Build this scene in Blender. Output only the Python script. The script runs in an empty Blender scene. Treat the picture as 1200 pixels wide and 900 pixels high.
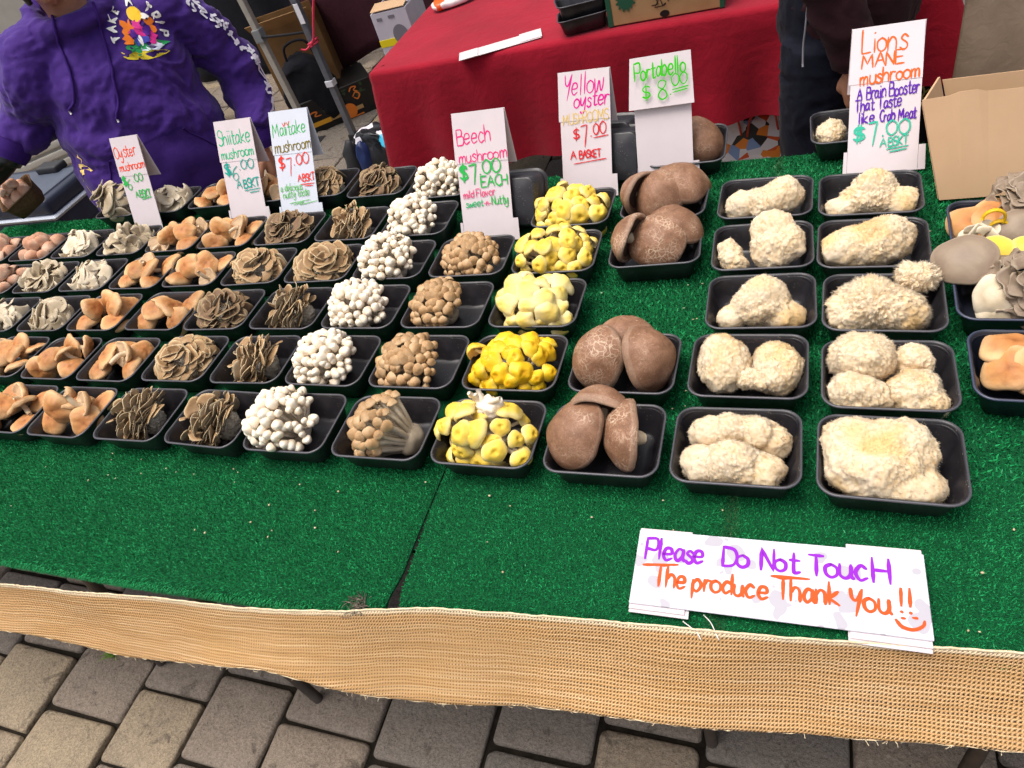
import bpy, bmesh, math, random
import numpy as np
from mathutils import Vector, Matrix
sc = bpy.context.scene
COL = sc.collection
R = math.radians

# ---------------------------------------------------------------- camera
FW, RT, UP = (-0.3713, 0.63214, -0.6801), (0.92824, 0.2703, -0.25554), (-0.0223, 0.72618, 0.68715)
cam_d = bpy.data.cameras.new('camera'); cam = bpy.data.objects.new('camera', cam_d); COL.objects.link(cam)
cam.matrix_world = Matrix(((RT[0], UP[0], -FW[0], 0), (RT[1], UP[1], -FW[1], 0), (RT[2], UP[2], -FW[2], 1.6393), (0, 0, 0, 1)))
cam_d.sensor_width = 36; cam_d.lens = 36 * 819.887 / 1200; cam_d.clip_start = .02; cam_d.clip_end = 500
sc.camera = cam

# ---------------------------------------------------------------- light
SUN_EL, SUN_AZ = 76, 245          # degrees; azimuth the light comes from, measured from +Y towards +X
w = bpy.data.worlds.new('World'); sc.world = w; w.use_nodes = True
nt = w.node_tree; bg = nt.nodes['Background']
sky = nt.nodes.new('ShaderNodeTexSky'); sky.sky_type = 'NISHITA'; sky.sun_disc = False
sky.sun_elevation = R(SUN_EL); sky.sun_rotation = R(SUN_AZ)
sky.air_density = .6; sky.dust_density = 6.0; sky.ozone_density = 1.0
hs = nt.nodes.new('ShaderNodeHueSaturation'); hs.inputs['Saturation'].default_value = .55; nt.links.new(sky.outputs[0], hs.inputs['Color']); nt.links.new(hs.outputs[0], bg.inputs[0]); bg.inputs[1].default_value = .135
sun_d = bpy.data.lights.new('sun', 'SUN'); sun_d.energy = 1.1; sun_d.angle = R(35); sun_d.color = (1, .95, .88)
sun = bpy.data.objects.new('sun', sun_d); COL.objects.link(sun)
se, sa = R(SUN_EL), R(SUN_AZ)
sun.rotation_euler = Vector((math.sin(sa) * math.cos(se), math.cos(sa) * math.cos(se), math.sin(se))).to_track_quat('Z', 'Y').to_euler()
sun.location = (0, 0, 6)
sc.view_settings.view_transform = 'Standard'; sc.view_settings.look = 'None'
sc.view_settings.exposure = .78; sc.view_settings.gamma = 1
try: sc.view_settings.use_curve_mapping = False
except Exception: pass
sc.cycles.use_denoising = True
sc.cycles.max_bounces = 6
# ---------------------------------------------------------------- helpers
def srgb(h):
    c = [int(h[i:i + 2], 16) / 255 for i in (0, 2, 4)]
    return tuple(x / 12.92 if x <= .04045 else ((x + .055) / 1.055) ** 2.4 for x in c) + (1,)

class NT:
    """small wrapper to write node trees"""
    def __init__(s, name):
        s.m = bpy.data.materials.new(name); s.m.use_nodes = True; s.t = s.m.node_tree
        s.b = s.t.nodes['Principled BSDF']; s.out = s.t.nodes['Material Output']
    def n(s, kind, **k):
        x = s.t.nodes.new('ShaderNode' + kind)
        for a, v in k.items(): setattr(x, a, v)
        return x
    def l(s, a, b): s.t.links.new(a, b)
    def co(s, which='Object'):
        if not hasattr(s, '_tc'): s._tc = s.n('TexCoord')
        return s._tc.outputs[which]
    def noise(s, scale, detail=4, vec=None, rough=.55, dist=0):
        x = s.n('TexNoise'); x.inputs['Scale'].default_value = scale; x.inputs['Detail'].default_value = detail
        x.inputs['Roughness'].default_value = rough; x.inputs['Distortion'].default_value = dist
        s.l(vec if vec is not None else s.co(), x.inputs['Vector']); return x.outputs['Fac']
    def vor(s, scale, feature='F1', vec=None, out='Distance', rnd=1):
        x = s.n('TexVoronoi'); x.feature = feature; x.inputs['Scale'].default_value = scale
        x.inputs['Randomness'].default_value = rnd
        s.l(vec if vec is not None else s.co(), x.inputs['Vector']); return x.outputs[out]
    def ramp(s, fac, stops, interp='LINEAR'):
        x = s.n('ValToRGB'); e = x.color_ramp.elements; x.color_ramp.interpolation = interp
        while len(e) < len(stops): e.new(.5)
        for el, (p, c) in zip(e, stops): el.position = p; el.color = c if len(c) == 4 else tuple(c) + (1,)
        s.l(fac, x.inputs[0]); return x.outputs[0]
    def math(s, op, a, b=None, c=None):
        x = s.n('Math', operation=op)
        for i, v in enumerate((a, b, c)):
            if v is None: continue
            if isinstance(v, (int, float)): x.inputs[i].default_value = v
            else: s.l(v, x.inputs[i])
        return x.outputs[0]
    def mix(s, fac, a, b, mode='MIX'):
        x = s.n('Mix', data_type='RGBA', blend_type=mode)
        for i, v in ((0, fac), (6, a), (7, b)):
            if isinstance(v, (int, float)): x.inputs[i].default_value = v
            elif isinstance(v, tuple): x.inputs[i].default_value = v
            else: s.l(v, x.inputs[i])
        return x.outputs[2]
    def attr(s, name):
        x = s.n('Attribute', attribute_name=name); return x.outputs['Fac']
    def rand(s): return s.n('ObjectInfo').outputs['Random']
    def base(s, v):
        if isinstance(v, tuple): s.b.inputs['Base Color'].default_value = v
        else: s.l(v, s.b.inputs['Base Color'])
    def rough(s, v):
        if isinstance(v, (int, float)): s.b.inputs['Roughness'].default_value = v
        else: s.l(v, s.b.inputs['Roughness'])
    def spec(s, v): s.b.inputs['Specular IOR Level'].default_value = v
    def bump(s, h, strength=.5, dist=.002):
        x = s.n('Bump'); x.inputs['Strength'].default_value = strength; x.inputs['Distance'].default_value = dist
        s.l(h, x.inputs['Height'])
        if s.b.inputs['Normal'].is_linked: s.l(s.b.inputs['Normal'].links[0].from_socket, x.inputs['Normal'])
        s.l(x.outputs[0], s.b.inputs['Normal'])

def simple(name, c1, c2=None, scale=20, rough=.6, spec=.4, bump=0, bscale=None, bdist=.002, jitter=0, metal=0):
    t = NT(name); c1 = srgb(c1) if isinstance(c1, str) else c1; c2 = srgb(c2) if isinstance(c2, str) else c2
    v = c1
    if c2: v = t.ramp(t.noise(scale, 5), [(.3, c1), (.7, c2)])
    if jitter:
        k = t.math('MULTIPLY_ADD', t.rand(), jitter, 1 - jitter / 2)
        v = t.mix(1.0, v, t.mix(k, (0, 0, 0, 1), (1, 1, 1, 1)), 'MULTIPLY')
    t.base(v); t.rough(rough); t.spec(spec); t.b.inputs['Metallic'].default_value = metal
    if bump: t.bump(t.noise(bscale or scale * 3, 6), bump, bdist)
    return t.m

def _h(ix, iy, iz, s):
    n = (ix * 374761393 + iy * 668265263 + iz * 2147483647 + s * 974634773) & 0xFFFFFFFF
    n = ((n ^ (n >> 13)) * 1274126177) & 0xFFFFFFFF
    n = ((n ^ (n >> 16)) * 2246822519) & 0xFFFFFFFF
    return ((n ^ (n >> 15)) & 0xFFFF) / 65535.0 * 2 - 1
def vnoise(P, s=0):
    P = np.asarray(P, float); i = np.floor(P).astype(np.int64); f = P - i; f = f * f * f * (f * (f * 6 - 15) + 10)
    x, y, z = i[..., 0], i[..., 1], i[..., 2]; fx, fy, fz = f[..., 0], f[..., 1], f[..., 2]; r = 0
    for a in (0, 1):
        for b in (0, 1):
            for c in (0, 1):
                r = r + _h(x + a, y + b, z + c, s) * (fx if a else 1 - fx) * (fy if b else 1 - fy) * (fz if c else 1 - fz)
    return r
def fbm(P, s=0, o=4):
    r = 0; a = 1; t = 0; P = np.asarray(P, float)
    for k in range(o): r = r + a * vnoise(P * 2 ** k + k * 7.3, s + k); t += a; a *= .5
    return r / t

class MB:
    """collects vertices and faces of ONE mesh"""
    def __init__(s): s.V = []; s.F = []; s.MI = []; s.SM = []; s.A = {}; s.n = 0
    def add(s, V, F, mi=0, smooth=True, **attrs):
        V = np.asarray(V, float).reshape(-1, 3); n0 = s.n
        s.V.append(V); s.n += len(V)
        groups = F if isinstance(F, list) and len(F) and isinstance(F[0], np.ndarray) else [F]
        for f in groups:
            if isinstance(f, np.ndarray): fl = (f + n0)
            else: fl = [tuple(i + n0 for i in q) for q in f]
            s.F.append(fl); s.MI.append(mi); s.SM.append(smooth)
        for k in set(s.A) | set(attrs):
            if k not in s.A: s.A[k] = [np.zeros(n0)] if n0 else []
            v = attrs.get(k, 0.); s.A[k].append(np.broadcast_to(np.asarray(v, float), (len(V),)).copy())
        return s
    def mesh(s, name):
        V = np.concatenate(s.V); loops = []; starts = []; mi = []; sm = []; L = 0
        for f, m, q in zip(s.F, s.MI, s.SM):
            if isinstance(f, np.ndarray):
                k = f.shape[1]; loops.append(f.ravel()); starts.append(L + np.arange(len(f)) * k); L += f.size; cnt = len(f)
            else:
                cnt = len(f)
                for t in f: loops.append(np.array(t)); starts.append(np.array([L])); L += len(t)
            mi.append(np.full(cnt, m)); sm.append(np.full(cnt, q))
        loops = np.concatenate(loops); starts = np.concatenate(starts)
        me = bpy.data.meshes.new(name)
        me.vertices.add(len(V)); me.vertices.foreach_set('co', V.astype(np.float32).ravel())
        me.loops.add(len(loops)); me.loops.foreach_set('vertex_index', loops.astype(np.int32))
        me.polygons.add(len(starts)); me.polygons.foreach_set('loop_start', starts.astype(np.int32))
        me.polygons.foreach_set('material_index', np.concatenate(mi).astype(np.int32))
        me.polygons.foreach_set('use_smooth', np.concatenate(sm).astype(bool))
        for k, v in s.A.items():
            a = me.attributes.new(k, 'FLOAT', 'POINT'); a.data.foreach_set('value', np.concatenate(v).astype(np.float32))
        me.update(calc_edges=True); me.validate(); return me
    def obj(s, name, mats, parent=None, loc=None):
        return link(name, s.mesh(name), mats, parent, loc)

def link(name, me, mats, parent=None, loc=None):
    if mats is not None and not len(me.materials):
        for m in (mats if isinstance(mats, (list, tuple)) else [mats]): me.materials.append(m)
    o = bpy.data.objects.new(name, me); COL.objects.link(o)
    if parent is not None: o.parent = parent
    if loc is not None: o.location = loc
    return o
def tag(o, label, cat, group=None):
    o['label'] = label; o['category'] = cat
    if group: o['group'] = group
    return o
def thing(name, label, cat, loc=(0, 0, 0), rot=None, group=None, scale=1):
    o = bpy.data.objects.new(name, None); COL.objects.link(o); o.empty_display_size = .05
    o.location = loc
    if rot is not None: o.rotation_euler = rot
    o.scale = (scale,) * 3
    return tag(o, label, cat, group)
def struct(o): o['kind'] = 'structure'; return o
def place_axis(o, loc, axis, spin=0, scale=1):
    """put o at loc with its local +Z along axis"""
    q = Vector(axis).normalized().to_track_quat('Z', 'Y'); o.rotation_mode = 'QUATERNION'
    o.rotation_quaternion = q @ Matrix.Rotation(spin, 4, 'Z').to_quaternion(); o.location = loc; o.scale = (scale,) * 3

def gridf(nu, nv, wu=False, wv=False, flip=False):
    a = np.arange(nu - (0 if wu else 1)); b = np.arange(nv - (0 if wv else 1))
    I, J = np.meshgrid(a, b, indexing='ij'); I = I.ravel(); J = J.ravel(); I2 = (I + 1) % nu; J2 = (J + 1) % nv
    q = np.stack([I * nv + J, I2 * nv + J, I2 * nv + J2, I * nv + J2], 1)
    return q[:, ::-1].copy() if flip else q
def boxv(x0, x1, y0, y1, z0, z1):
    V = np.array([(x, y, z) for x in (x0, x1) for y in (y0, y1) for z in (z0, z1)], float)
    F = [(0, 1, 3, 2), (4, 6, 7, 5), (0, 4, 5, 1), (2, 3, 7, 6), (0, 2, 6, 4), (1, 5, 7, 3)]
    return V, F
def rbox(x0, x1, y0, y1, z0, z1, b=.004, seg=2):
    """bevelled box"""
    bm = bmesh.new(); bmesh.ops.create_cube(bm, size=1)
    for v in bm.verts: v.co = Vector(((x0 + x1) / 2 + v.co.x * (x1 - x0), (y0 + y1) / 2 + v.co.y * (y1 - y0), (z0 + z1) / 2 + v.co.z * (z1 - z0)))
    bmesh.ops.bevel(bm, geom=bm.edges[:], offset=b, segments=seg, affect='EDGES', profile=.7)
    bm.verts.index_update()
    V = np.array([v.co[:] for v in bm.verts]); F = [tuple(v.index for v in f.verts) for f in bm.faces]; bm.free()
    return V, F
def catmull(P, n):
    P = np.asarray(P, float); k = len(P)
    if k == 2: return P[0] + np.linspace(0, 1, n)[:, None] * (P[1] - P[0])
    E = np.vstack([2 * P[0] - P[1], P, 2 * P[-1] - P[-2]]); t = np.linspace(0, k - 1 - 1e-9, n); i = t.astype(int); u = (t - i)[:, None]
    a, b, c, d = E[i], E[i + 1], E[i + 2], E[i + 3]
    return .5 * (2 * b + (c - a) * u + (2 * a - 5 * b + 4 * c - d) * u * u + (3 * b - a - 3 * c + d) * u ** 3)
def tube(P, rad, n=10, cap=True, flat=1.0, up=(0, 0, 1)):
    """swept tube; rad scalar or per-point; flat scales the second axis"""
    P = np.asarray(P, float); m = len(P); rad = np.broadcast_to(np.asarray(rad, float), (m,))
    T = np.gradient(P, axis=0); T /= np.linalg.norm(T, axis=1)[:, None] + 1e-12
    u = np.array(up, float)
    if abs(T[0] @ u) > .95: u = np.array((1., 0, 0))
    V = []; N = np.cross(T[0], u); N /= np.linalg.norm(N)
    for i in range(m):
        N = N - T[i] * (N @ T[i]); N /= np.linalg.norm(N) + 1e-12; B = np.cross(T[i], N)
        a = np.arange(n) * 2 * np.pi / n
        V.append(P[i] + rad[i] * (np.cos(a)[:, None] * N + flat * np.sin(a)[:, None] * B))
    V = np.concatenate(V); F = [gridf(m, n, wv=True)]
    if cap:
        V = np.vstack([V, P[0], P[-1]]); k = m * n
        F.append(np.array([(k, (j + 1) % n, j) for j in range(n)])); F.append(np.array([(k + 1, (m - 1) * n + j, (m - 1) * n + (j + 1) % n) for j in range(n)]))
        F = [f[:, ::-1].copy() for f in F]
    return V, F
def frame(axis, spin=0):
    q = Vector(axis).normalized().to_track_quat('Z', 'Y') @ Matrix.Rotation(spin, 4, 'Z').to_quaternion()
    return np.array(q.to_matrix())
_ico = {}
def ico(sub):
    if sub not in _ico:
        bm = bmesh.new(); bmesh.ops.create_icosphere(bm, subdivisions=sub, radius=1); bm.verts.index_update()
        _ico[sub] = (np.array([v.co[:] for v in bm.verts]), np.array([[v.index for v in f.verts] for f in bm.faces])); bm.free()
    return _ico[sub]
def rrect(hx, hy, r, n=5):
    """rounded rectangle loop, counter-clockwise, 4*(n+1) points plus two midpoints per side handled by caller"""
    out = []
    for cx, cy, a0 in ((hx - r, hy - r, 0), (-hx + r, hy - r, 90), (-hx + r, -hy + r, 180), (hx - r, -hy + r, 270)):
        for k in range(n + 1):
            a = R(a0 + 90 * k / n); out.append((cx + r * math.cos(a), cy + r * math.sin(a)))
    return np.array(out)
def remesh(mb, voxel, smooth=4, post=None):
    """fuse overlapping closed shapes into one continuous skin; returns V, F"""
    me = mb.mesh('tmp'); o = bpy.data.objects.new('tmp', me); COL.objects.link(o)
    m = o.modifiers.new('r', 'REMESH'); m.mode = 'VOXEL'; m.voxel_size = voxel
    if smooth: s = o.modifiers.new('s', 'SMOOTH'); s.factor = .5; s.iterations = smooth
    dg = bpy.context.evaluated_depsgraph_get(); ev = o.evaluated_get(dg); m2 = ev.to_mesh()
    V = np.empty(len(m2.vertices) * 3); m2.vertices.foreach_get('co', V); V = V.reshape(-1, 3)
    F = [tuple(p.vertices) for p in m2.polygons]
    N = np.empty(len(m2.vertices) * 3); m2.vertices.foreach_get('normal', N); N = N.reshape(-1, 3)
    ev.to_mesh_clear(); bpy.data.objects.remove(o); bpy.data.meshes.remove(me)
    if all(len(f) == 4 for f in F): F = np.array(F)
    return V, F, N
# ---------------------------------------------------------------- ground: worn stone pavers
rng = np.random.default_rng(7); random.seed(7)
t = NT('paver_stone')
tone = t.attr('tone')
c = t.ramp(tone, [(0, srgb('706c65')), (.25, srgb('8a7f74')), (.55, srgb('9c8c7a')), (.85, srgb('ad9b7c')), (1, srgb('b8a583'))])
n1 = t.noise(9, 6); n2 = t.noise(140, 3); blot = t.noise(17, 6, dist=.9, rough=.65)
c = t.mix(t.ramp(n1, [(.3, (0, 0, 0)), (.75, (.5, .5, .5))]), c, srgb('7b6f62'))
c = t.mix(t.ramp(blot, [(.585, (0, 0, 0)), (.66, (.6, .6, .6))]), c, srgb('3f372f'))
c = t.mix(t.ramp(n2, [(.35, (.35, .35, .35)), (.65, (0, 0, 0))]), c, srgb('352f2a'))
sp = t.vor(160); c = t.mix(t.ramp(sp, [(.06, (.7, .7, .7)), (.12, (0, 0, 0))]), c, srgb('2b2723'))
pit = t.vor(75); c = t.mix(t.math('MULTIPLY', t.ramp(pit, [(.10, (1, 1, 1)), (.17, (0, 0, 0))]), t.ramp(n1, [(.45, (0, 0, 0)), (.6, (.8, .8, .8))])), c, srgb('2e2925'))
gr_ = t.noise(520, 2); c = t.mix(t.ramp(gr_, [(.35, (.45, .45, .45)), (.5, (0, 0, 0))]), c, srgb('2f2a26')); c = t.mix(t.ramp(gr_, [(.58, (0, 0, 0)), (.72, (.5, .5, .5))]), c, srgb('a0958a'))
t.base(c); t.rough(.8); t.spec(.22); t.bump(n2, .5, .004); t.bump(t.noise(35, 6), .8, .010); t.bump(gr_, .35, .0015)
PAVER = t.m
GROUT = simple('joint_dirt', '1a1713', '2b261f', 30, .95, .1, .8, 120, .006)
mb = MB()
S = 60.; mb.add([(-S, -S, -.012), (S, -S, -.012), (S, S, -.012), (-S, S, -.012)], [(0, 1, 2, 3)], smooth=False)
struct(mb.obj('ground', GROUT))
def pave(x0, x1, y0, y1, seed, cw, ln, fine=True):
    rg = np.random.default_rng(seed); mb = MB(); x = x0; gap = .0045
    while x < x1:
        wd = rg.uniform(*cw); y = y0 - rg.uniform(0, .25)
        while y < y1:
            le = rg.uniform(*ln)
            hx, hy = wd / 2 - gap * rg.uniform(.6, 1.3), le / 2 - gap * rg.uniform(.6, 1.3); cx, cy = x + wd / 2, y + le / 2
            r = .015 * rg.uniform(.7, 1.3); lo = rrect(hx, hy, r, 4); m = len(lo)
            dz = rg.uniform(-.004, .004); tl = rg.normal(0, .012, 2)
            V = []
            for k, (ins, z) in enumerate(((0, -.02), (.0008, -.003), (.004, .0015), (.010, .004), (.035, .005))):
                s = np.stack([lo[:, 0] * (1 - ins / hx), lo[:, 1] * (1 - ins / hy)], 1)
                wob = .004 * vnoise(np.stack([(s[:, 0] + cx) * 28, (s[:, 1] + cy) * 28, np.full(m, k * .3)], 1), seed) if k < 4 else 0
                s = s * (1 + np.reshape(wob / .1, (-1, 1)) if k < 4 else 1)
                zz = z + dz + s[:, 0] * tl[0] + s[:, 1] * tl[1]
                V.append(np.stack([s[:, 0] + cx, s[:, 1] + cy, zz], 1))
            V.append(np.array([[cx, cy, .006 + dz]])); V = np.concatenate(V)
            F = [gridf(5, m, wv=True, flip=True), np.array([(4 * m + j, 4 * m + (j + 1) % m, 5 * m) for j in range(m)])]
            mb.add(V, F, tone=rg.choice([rg.uniform(0, .5), rg.uniform(.1, .7), rg.uniform(.4, 1)]))
            y += le
        x += wd
    return mb
struct(pave(-6.5, 2.8, -.9, 1.43, 8, (.225, .285), (.17, .27)).obj('paving', PAVER))
struct(pave(-9, 4.5, 1.25 + .2, 10, 11, (.3, .42), (.26, .42)).obj('paving', PAVER))
# a weed in a joint
WEED = simple('weed_green', '4f7a22', '7da03a', 60, .6)
mb = MB()
for k in range(34):
    a = rng.uniform(0, 6.28); L = rng.uniform(.012, .04); d = np.array([math.cos(a), math.sin(a), rng.uniform(.3, 1.3)]); d /= np.linalg.norm(d)
    p0 = rng.normal(0, .008, 3) * (1, .6, 0); P = catmull([p0, p0 + d * L * .6, p0 + d * L + (0, 0, -.006)], 5)
    sd = np.cross(d, (0, 0, 1)); sd /= np.linalg.norm(sd); wd = np.array([.0012, .0016, .0014, .0009, .0001])[:, None]
    mb.add(np.stack([P - sd * wd, P + sd * wd], 1), gridf(5, 2))
tag(mb.obj('weed', WEED, loc=(-1.83, .405, -.004)), 'small green weed growing in a joint of the paving below the burlap', 'weed')

# ---------------------------------------------------------------- stall tables
STEEL = simple('leg_steel', '4d4238', '3a322c', 30, .45, .5, metal=.5)
TABLETOP = simple('table_plastic', '4a4038', rough=.5)
TZ = .742
def folding_table(x0, x1, y0, y1, label, legs):
    tb = thing('folding_table', label, 'table', ((x0 + x1) / 2, (y0 + y1) / 2, 0)); cx, cy = (x0 + x1) / 2, (y0 + y1) / 2
    V, F = rbox(x0 - cx, x1 - cx, y0 - cy, y1 - cy, .70, TZ - .004, .008); mb = MB(); mb.add(V, F, smooth=False); mb.obj('tabletop', TABLETOP, tb)
    for lx, ly in legs:
        mb = MB(); tip = .24 if lx == -1.40 else 0; P = [(lx - cx + tip * .15, ly - cy, .705), (lx - cx - tip, ly - cy, .0)]; mb.add(*tube(P, .013, 12)); mb.obj('leg', STEEL, tb)
    mb = MB(); xs = sorted({l[0] for l in legs})
    for lx in xs:
        ys = [l[1] for l in legs if l[0] == lx]; mb.add(*tube([(lx - cx, min(ys) - cy, .22), (lx - cx, max(ys) - cy, .22)], .010, 10))
    mb.obj('brace', STEEL, tb)
    return tb
folding_table(-2.95, -.60, .385, 1.545, 'long folding table carrying the wider green turf on the oyster mushroom side', [(-1.10, .41), (-1.10, 1.45), (-2.6, .41), (-2.6, 1.45), (-1.40, .412), (-1.40, 1.452)])
folding_table(-.535, 1.25, .425, 1.56, 'folding table under the green turf that carries the lions mane trays', [(-.14, .50), (-.14, 1.45), (.30, .50), (.30, 1.45), (1.1, .5), (1.1, 1.45)])

# green artificial turf
t = NT('turf_pile'); r_ = t.attr('tone')
c = t.ramp(r_, [(0, srgb('0d6234')), (.45, srgb('178f4e')), (.8, srgb('27ac62')), (1, srgb('52bd80'))])
big = t.noise(6, 3); c = t.mix(t.ramp(big, [(.35, (0, 0, 0)), (.7, (.35, .35, .35))]), c, srgb('0d6036'))
sx_ = t.n('SeparateXYZ'); t.l(t.co(), sx_.inputs[0]); wx = t.math('ABSOLUTE', t.math('ADD', t.math('ADD', sx_.outputs[0], .100), t.math('MULTIPLY', sx_.outputs[1], -.040)))
wn = t.math('MULTIPLY_ADD', t.noise(55, 3), .03, wx); c = t.mix(t.ramp(wn, [(.016, (.75, .75, .75)), (.030, (0, 0, 0))]), c, srgb('5a4a36'))
patch = t.noise(2.2, 3); c = t.mix(t.ramp(patch, [(.45, (0, 0, 0)), (.75, (.4, .4, .4))]), c, srgb('2f9a5c'))
t.base(c); t.rough(.55); t.spec(.25); TURF = t.m
TURFB = simple('turf_backing', '0a4526', '0d5630', 300, .8, .15, .8, 700, .003)
def turf(name, label, prof, x0, x1, seed, dense, edge=None, wear=None, side=None):
    """prof: list of (y,z) from the front hem over the table to the back hem; dense(x,y)->spacing"""
    g = np.random.default_rng(seed); P = catmull([(0, a, b) for a, b in prof], 90)[:, 1:]
    xs = np.linspace(x0, x1, 90); X = np.repeat(xs[:, None], 90, 1); Y = np.repeat(P[None, :, 0], 90, 0); Z = np.repeat(P[None, :, 1], 90, 0)
    if edge: Y = Y + edge(X) * np.clip((.62 - Y) / .25, 0, 1)
    if side: X = (np.minimum if side[0] < 0 else np.maximum)(X, side[1](Y)); Z = Z - .006 * np.exp(-abs(X - side[1](Y)) / .006)
    Z = Z + .0015 * vnoise(np.stack([X * 6, Y * 6, 0 * X], -1), seed)
    mb = MB(); V = np.stack([X, Y, Z], -1); mb.add(V, gridf(90, 90))
    # underside so the turf has thickness
    mb.add(V - (0, 0, .004), gridf(90, 90, flip=True))
    base = mb.obj(name, TURFB); tag(base, label, 'turf')
    # pile: short yarn tips
    pts = []
    s = np.concatenate([[0], np.cumsum(np.linalg.norm(np.diff(P, axis=0), axis=1))])
    for (xa, xb, sa, sb, sp) in dense:
        sb = min(sb, s[-1]); nx, ns = int((xb - xa) / sp), int((sb - sa) / sp)
        gx, gs = np.meshgrid(xa + (np.arange(nx) + .5) * sp, sa + (np.arange(ns) + .5) * sp, indexing='ij')
        gx = gx + g.uniform(-.5, .5, gx.shape) * sp; gs = gs + g.uniform(-.32, .32, gs.shape) * sp
        pts.append(np.stack([gx.ravel(), gs.ravel(), np.full(gx.size, sp)], 1))
    pts = np.concatenate(pts); x = pts[:, 0]; si = pts[:, 1]; sp = pts[:, 2]
    y = np.interp(si, s, P[:, 0]); z = np.interp(si, s, P[:, 1]); ty = np.gradient(P[:, 0], s); tz = np.gradient(P[:, 1], s)
    nyv = -np.interp(si, s, tz); nzv = np.interp(si, s, ty)
    if edge: y = y + edge(x) * np.clip((.62 - y) / .25, 0, 1)
    N = np.stack([0 * x, nyv, nzv], 1); k = len(x)
    if side:
        keep = (x - side[1](y)) * side[0] > 0; x, y, z, N, sp, si = x[keep], y[keep], z[keep], N[keep], sp[keep], si[keep]; z = z - .006 * np.exp(-abs(x - side[1](y)) / .006); k = len(x)
    if wear is not None:
        keep = np.ones(k, bool)
        for wx, wy, wr in wear: keep &= ((x - wx) ** 2 + (y - wy) ** 2 > (wr * (1 + .5 * vnoise(np.stack([x * 70, y * 70, 0 * x], 1), 3))) ** 2)
        x, y, z, N, sp, si = x[keep], y[keep], z[keep], N[keep], sp[keep], si[keep]; k = len(x)
    B = np.stack([x, y, z + .0015 * vnoise(np.stack([x * 6, y * 6, 0 * x], -1), seed)], 1)
    lean = g.normal(0, .55, (k, 3)); lean[:, 2] *= .2; lean[:, 1] -= .25
    D = N + lean; D /= np.linalg.norm(D, axis=1)[:, None]; L = np.minimum(sp * g.uniform(1.2, 2.1, k), .0066)[:, None]
    a = g.uniform(0, np.pi, k); Sd = np.stack([np.cos(a), np.sin(a), 0 * a], 1) * (sp * .34)[:, None]
    V = np.stack([B - Sd, B + Sd, B + D * L + Sd * .45, B + D * L - Sd * .45], 1).reshape(-1, 3)
    tone = np.clip(g.beta(2, 3, k) * .9 + .12 * vnoise(np.stack([x * 25, y * 60, 0 * x], 1), 9) + (g.random(k) > .985) * .5 + .10 * np.sin(si * 2 * np.pi / .0082), 0, 1)
    F = np.arange(4 * k).reshape(-1, 4)
    mb = MB(); mb.add(V, F, smooth=False, tone=np.repeat(tone, 4)); p = mb.obj('pile', TURF, base); p['kind'] = 'stuff'
    return base
dl = [(-1.75, -.556, .0, .33, .0024), (-1.75, -.556, .33, .36, .004), (-1.75, -.556, 1.16, 1.2, .0052), (-2.72, -1.75, .0, .36, .005), (-2.72, -1.72, .36, 1.3, .0055), (-2.72, -.57, 1.10, 1.40, .004)]
turf('turf_carpet', 'green artificial turf with a frayed front corner under the shiitake, maitake and beech mushrooms',
     [(.345, .700), (.3405, .722), (.345, .738), (.362, TZ + .003), (.40, TZ + .003), (.7, TZ + .003), (1.1, TZ + .003), (1.53, TZ + .003), (1.558, TZ + .001), (1.568, .70)], -2.75, -.556, 21, dl,
     edge=lambda X: np.interp(X, [-2.75, -1.1, -.75, -.62, -.56], [0, .002, .010, .014, .030]), wear=[(-.600, .375, .014)], side=(-1, lambda y: -.558 - .006 * np.sin(y * 9) - .012 * np.clip((.47 - y) / .12, 0, 1) ** 1.6))
dr = [(-.553, .36, .0, .33, .0023), (-.553, .30, .33, 1.25, .004), (.3, 1.2, .33, 1.25, .007), (.36, 1.24, 0, .33, .005)]
turf('turf_carpet', 'green artificial turf under the portobello and lions mane trays and the do not touch sign',
     [(.392, .690), (.388, .722), (.392, .738), (.41, TZ + .003), (.46, TZ + .003), (.7, TZ + .003), (1.1, TZ + .003), (1.52, TZ + .003), (1.556, TZ + .001), (1.566, .70)], -.5535, 1.25, 22, dr,
     edge=lambda X: np.interp(X, [-.55, -.48, -.25, 0, .3, 1.25], [-.012, -.008, .008, .022, .04, .08]), side=(1, lambda y: -.554 + .012 * np.clip((.56 - y) / .2, 0, 1)))
CRUMB = simple('mushroom_crumb', 'd9c9a8', 'a88f68', 200, .8); mb = MB(); cr_ = np.random.default_rng(91)
for k in range(70):
    x_, y_ = cr_.uniform(-1.5, .3), cr_.uniform(.44, .60)
    if k > 45: x_, y_ = cr_.uniform(-.2, -.16) + cr_.choice([0, .40, -.2]), cr_.uniform(.7, 1.5)
    V, F = ico(1); mb.add((V * cr_.uniform(.0008, .0026, 3)) * (1 + .3 * vnoise(V * 3, k)[:, None]) + (x_, y_, TZ + .0085), F)
o = mb.obj('mushroom_crumbs', CRUMB); o['kind'] = 'stuff'; o['label'] = 'tiny pale mushroom crumbs scattered over the green turf'
# frayed corner tuft
FRAY = simple('frayed_backing', '8b8070', '4a4238', 200, .9)
mb = MB()
for k in range(70):
    p0 = np.array([-.605, .368, .744]) + rng.normal(0, .008, 3) * (1, 1, .2); d = rng.normal(0, 1, 3); d[2] = abs(d[2]) * .6; L = rng.uniform(.003, .010)
    mb.add(*tube(catmull([p0, p0 + d * L * .5, p0 + d * L + rng.normal(0, .004, 3)], 4), .0006, 4))
fr = mb.obj('frayed_backing', FRAY); fr.parent = bpy.data.objects['turf_carpet']

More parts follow.
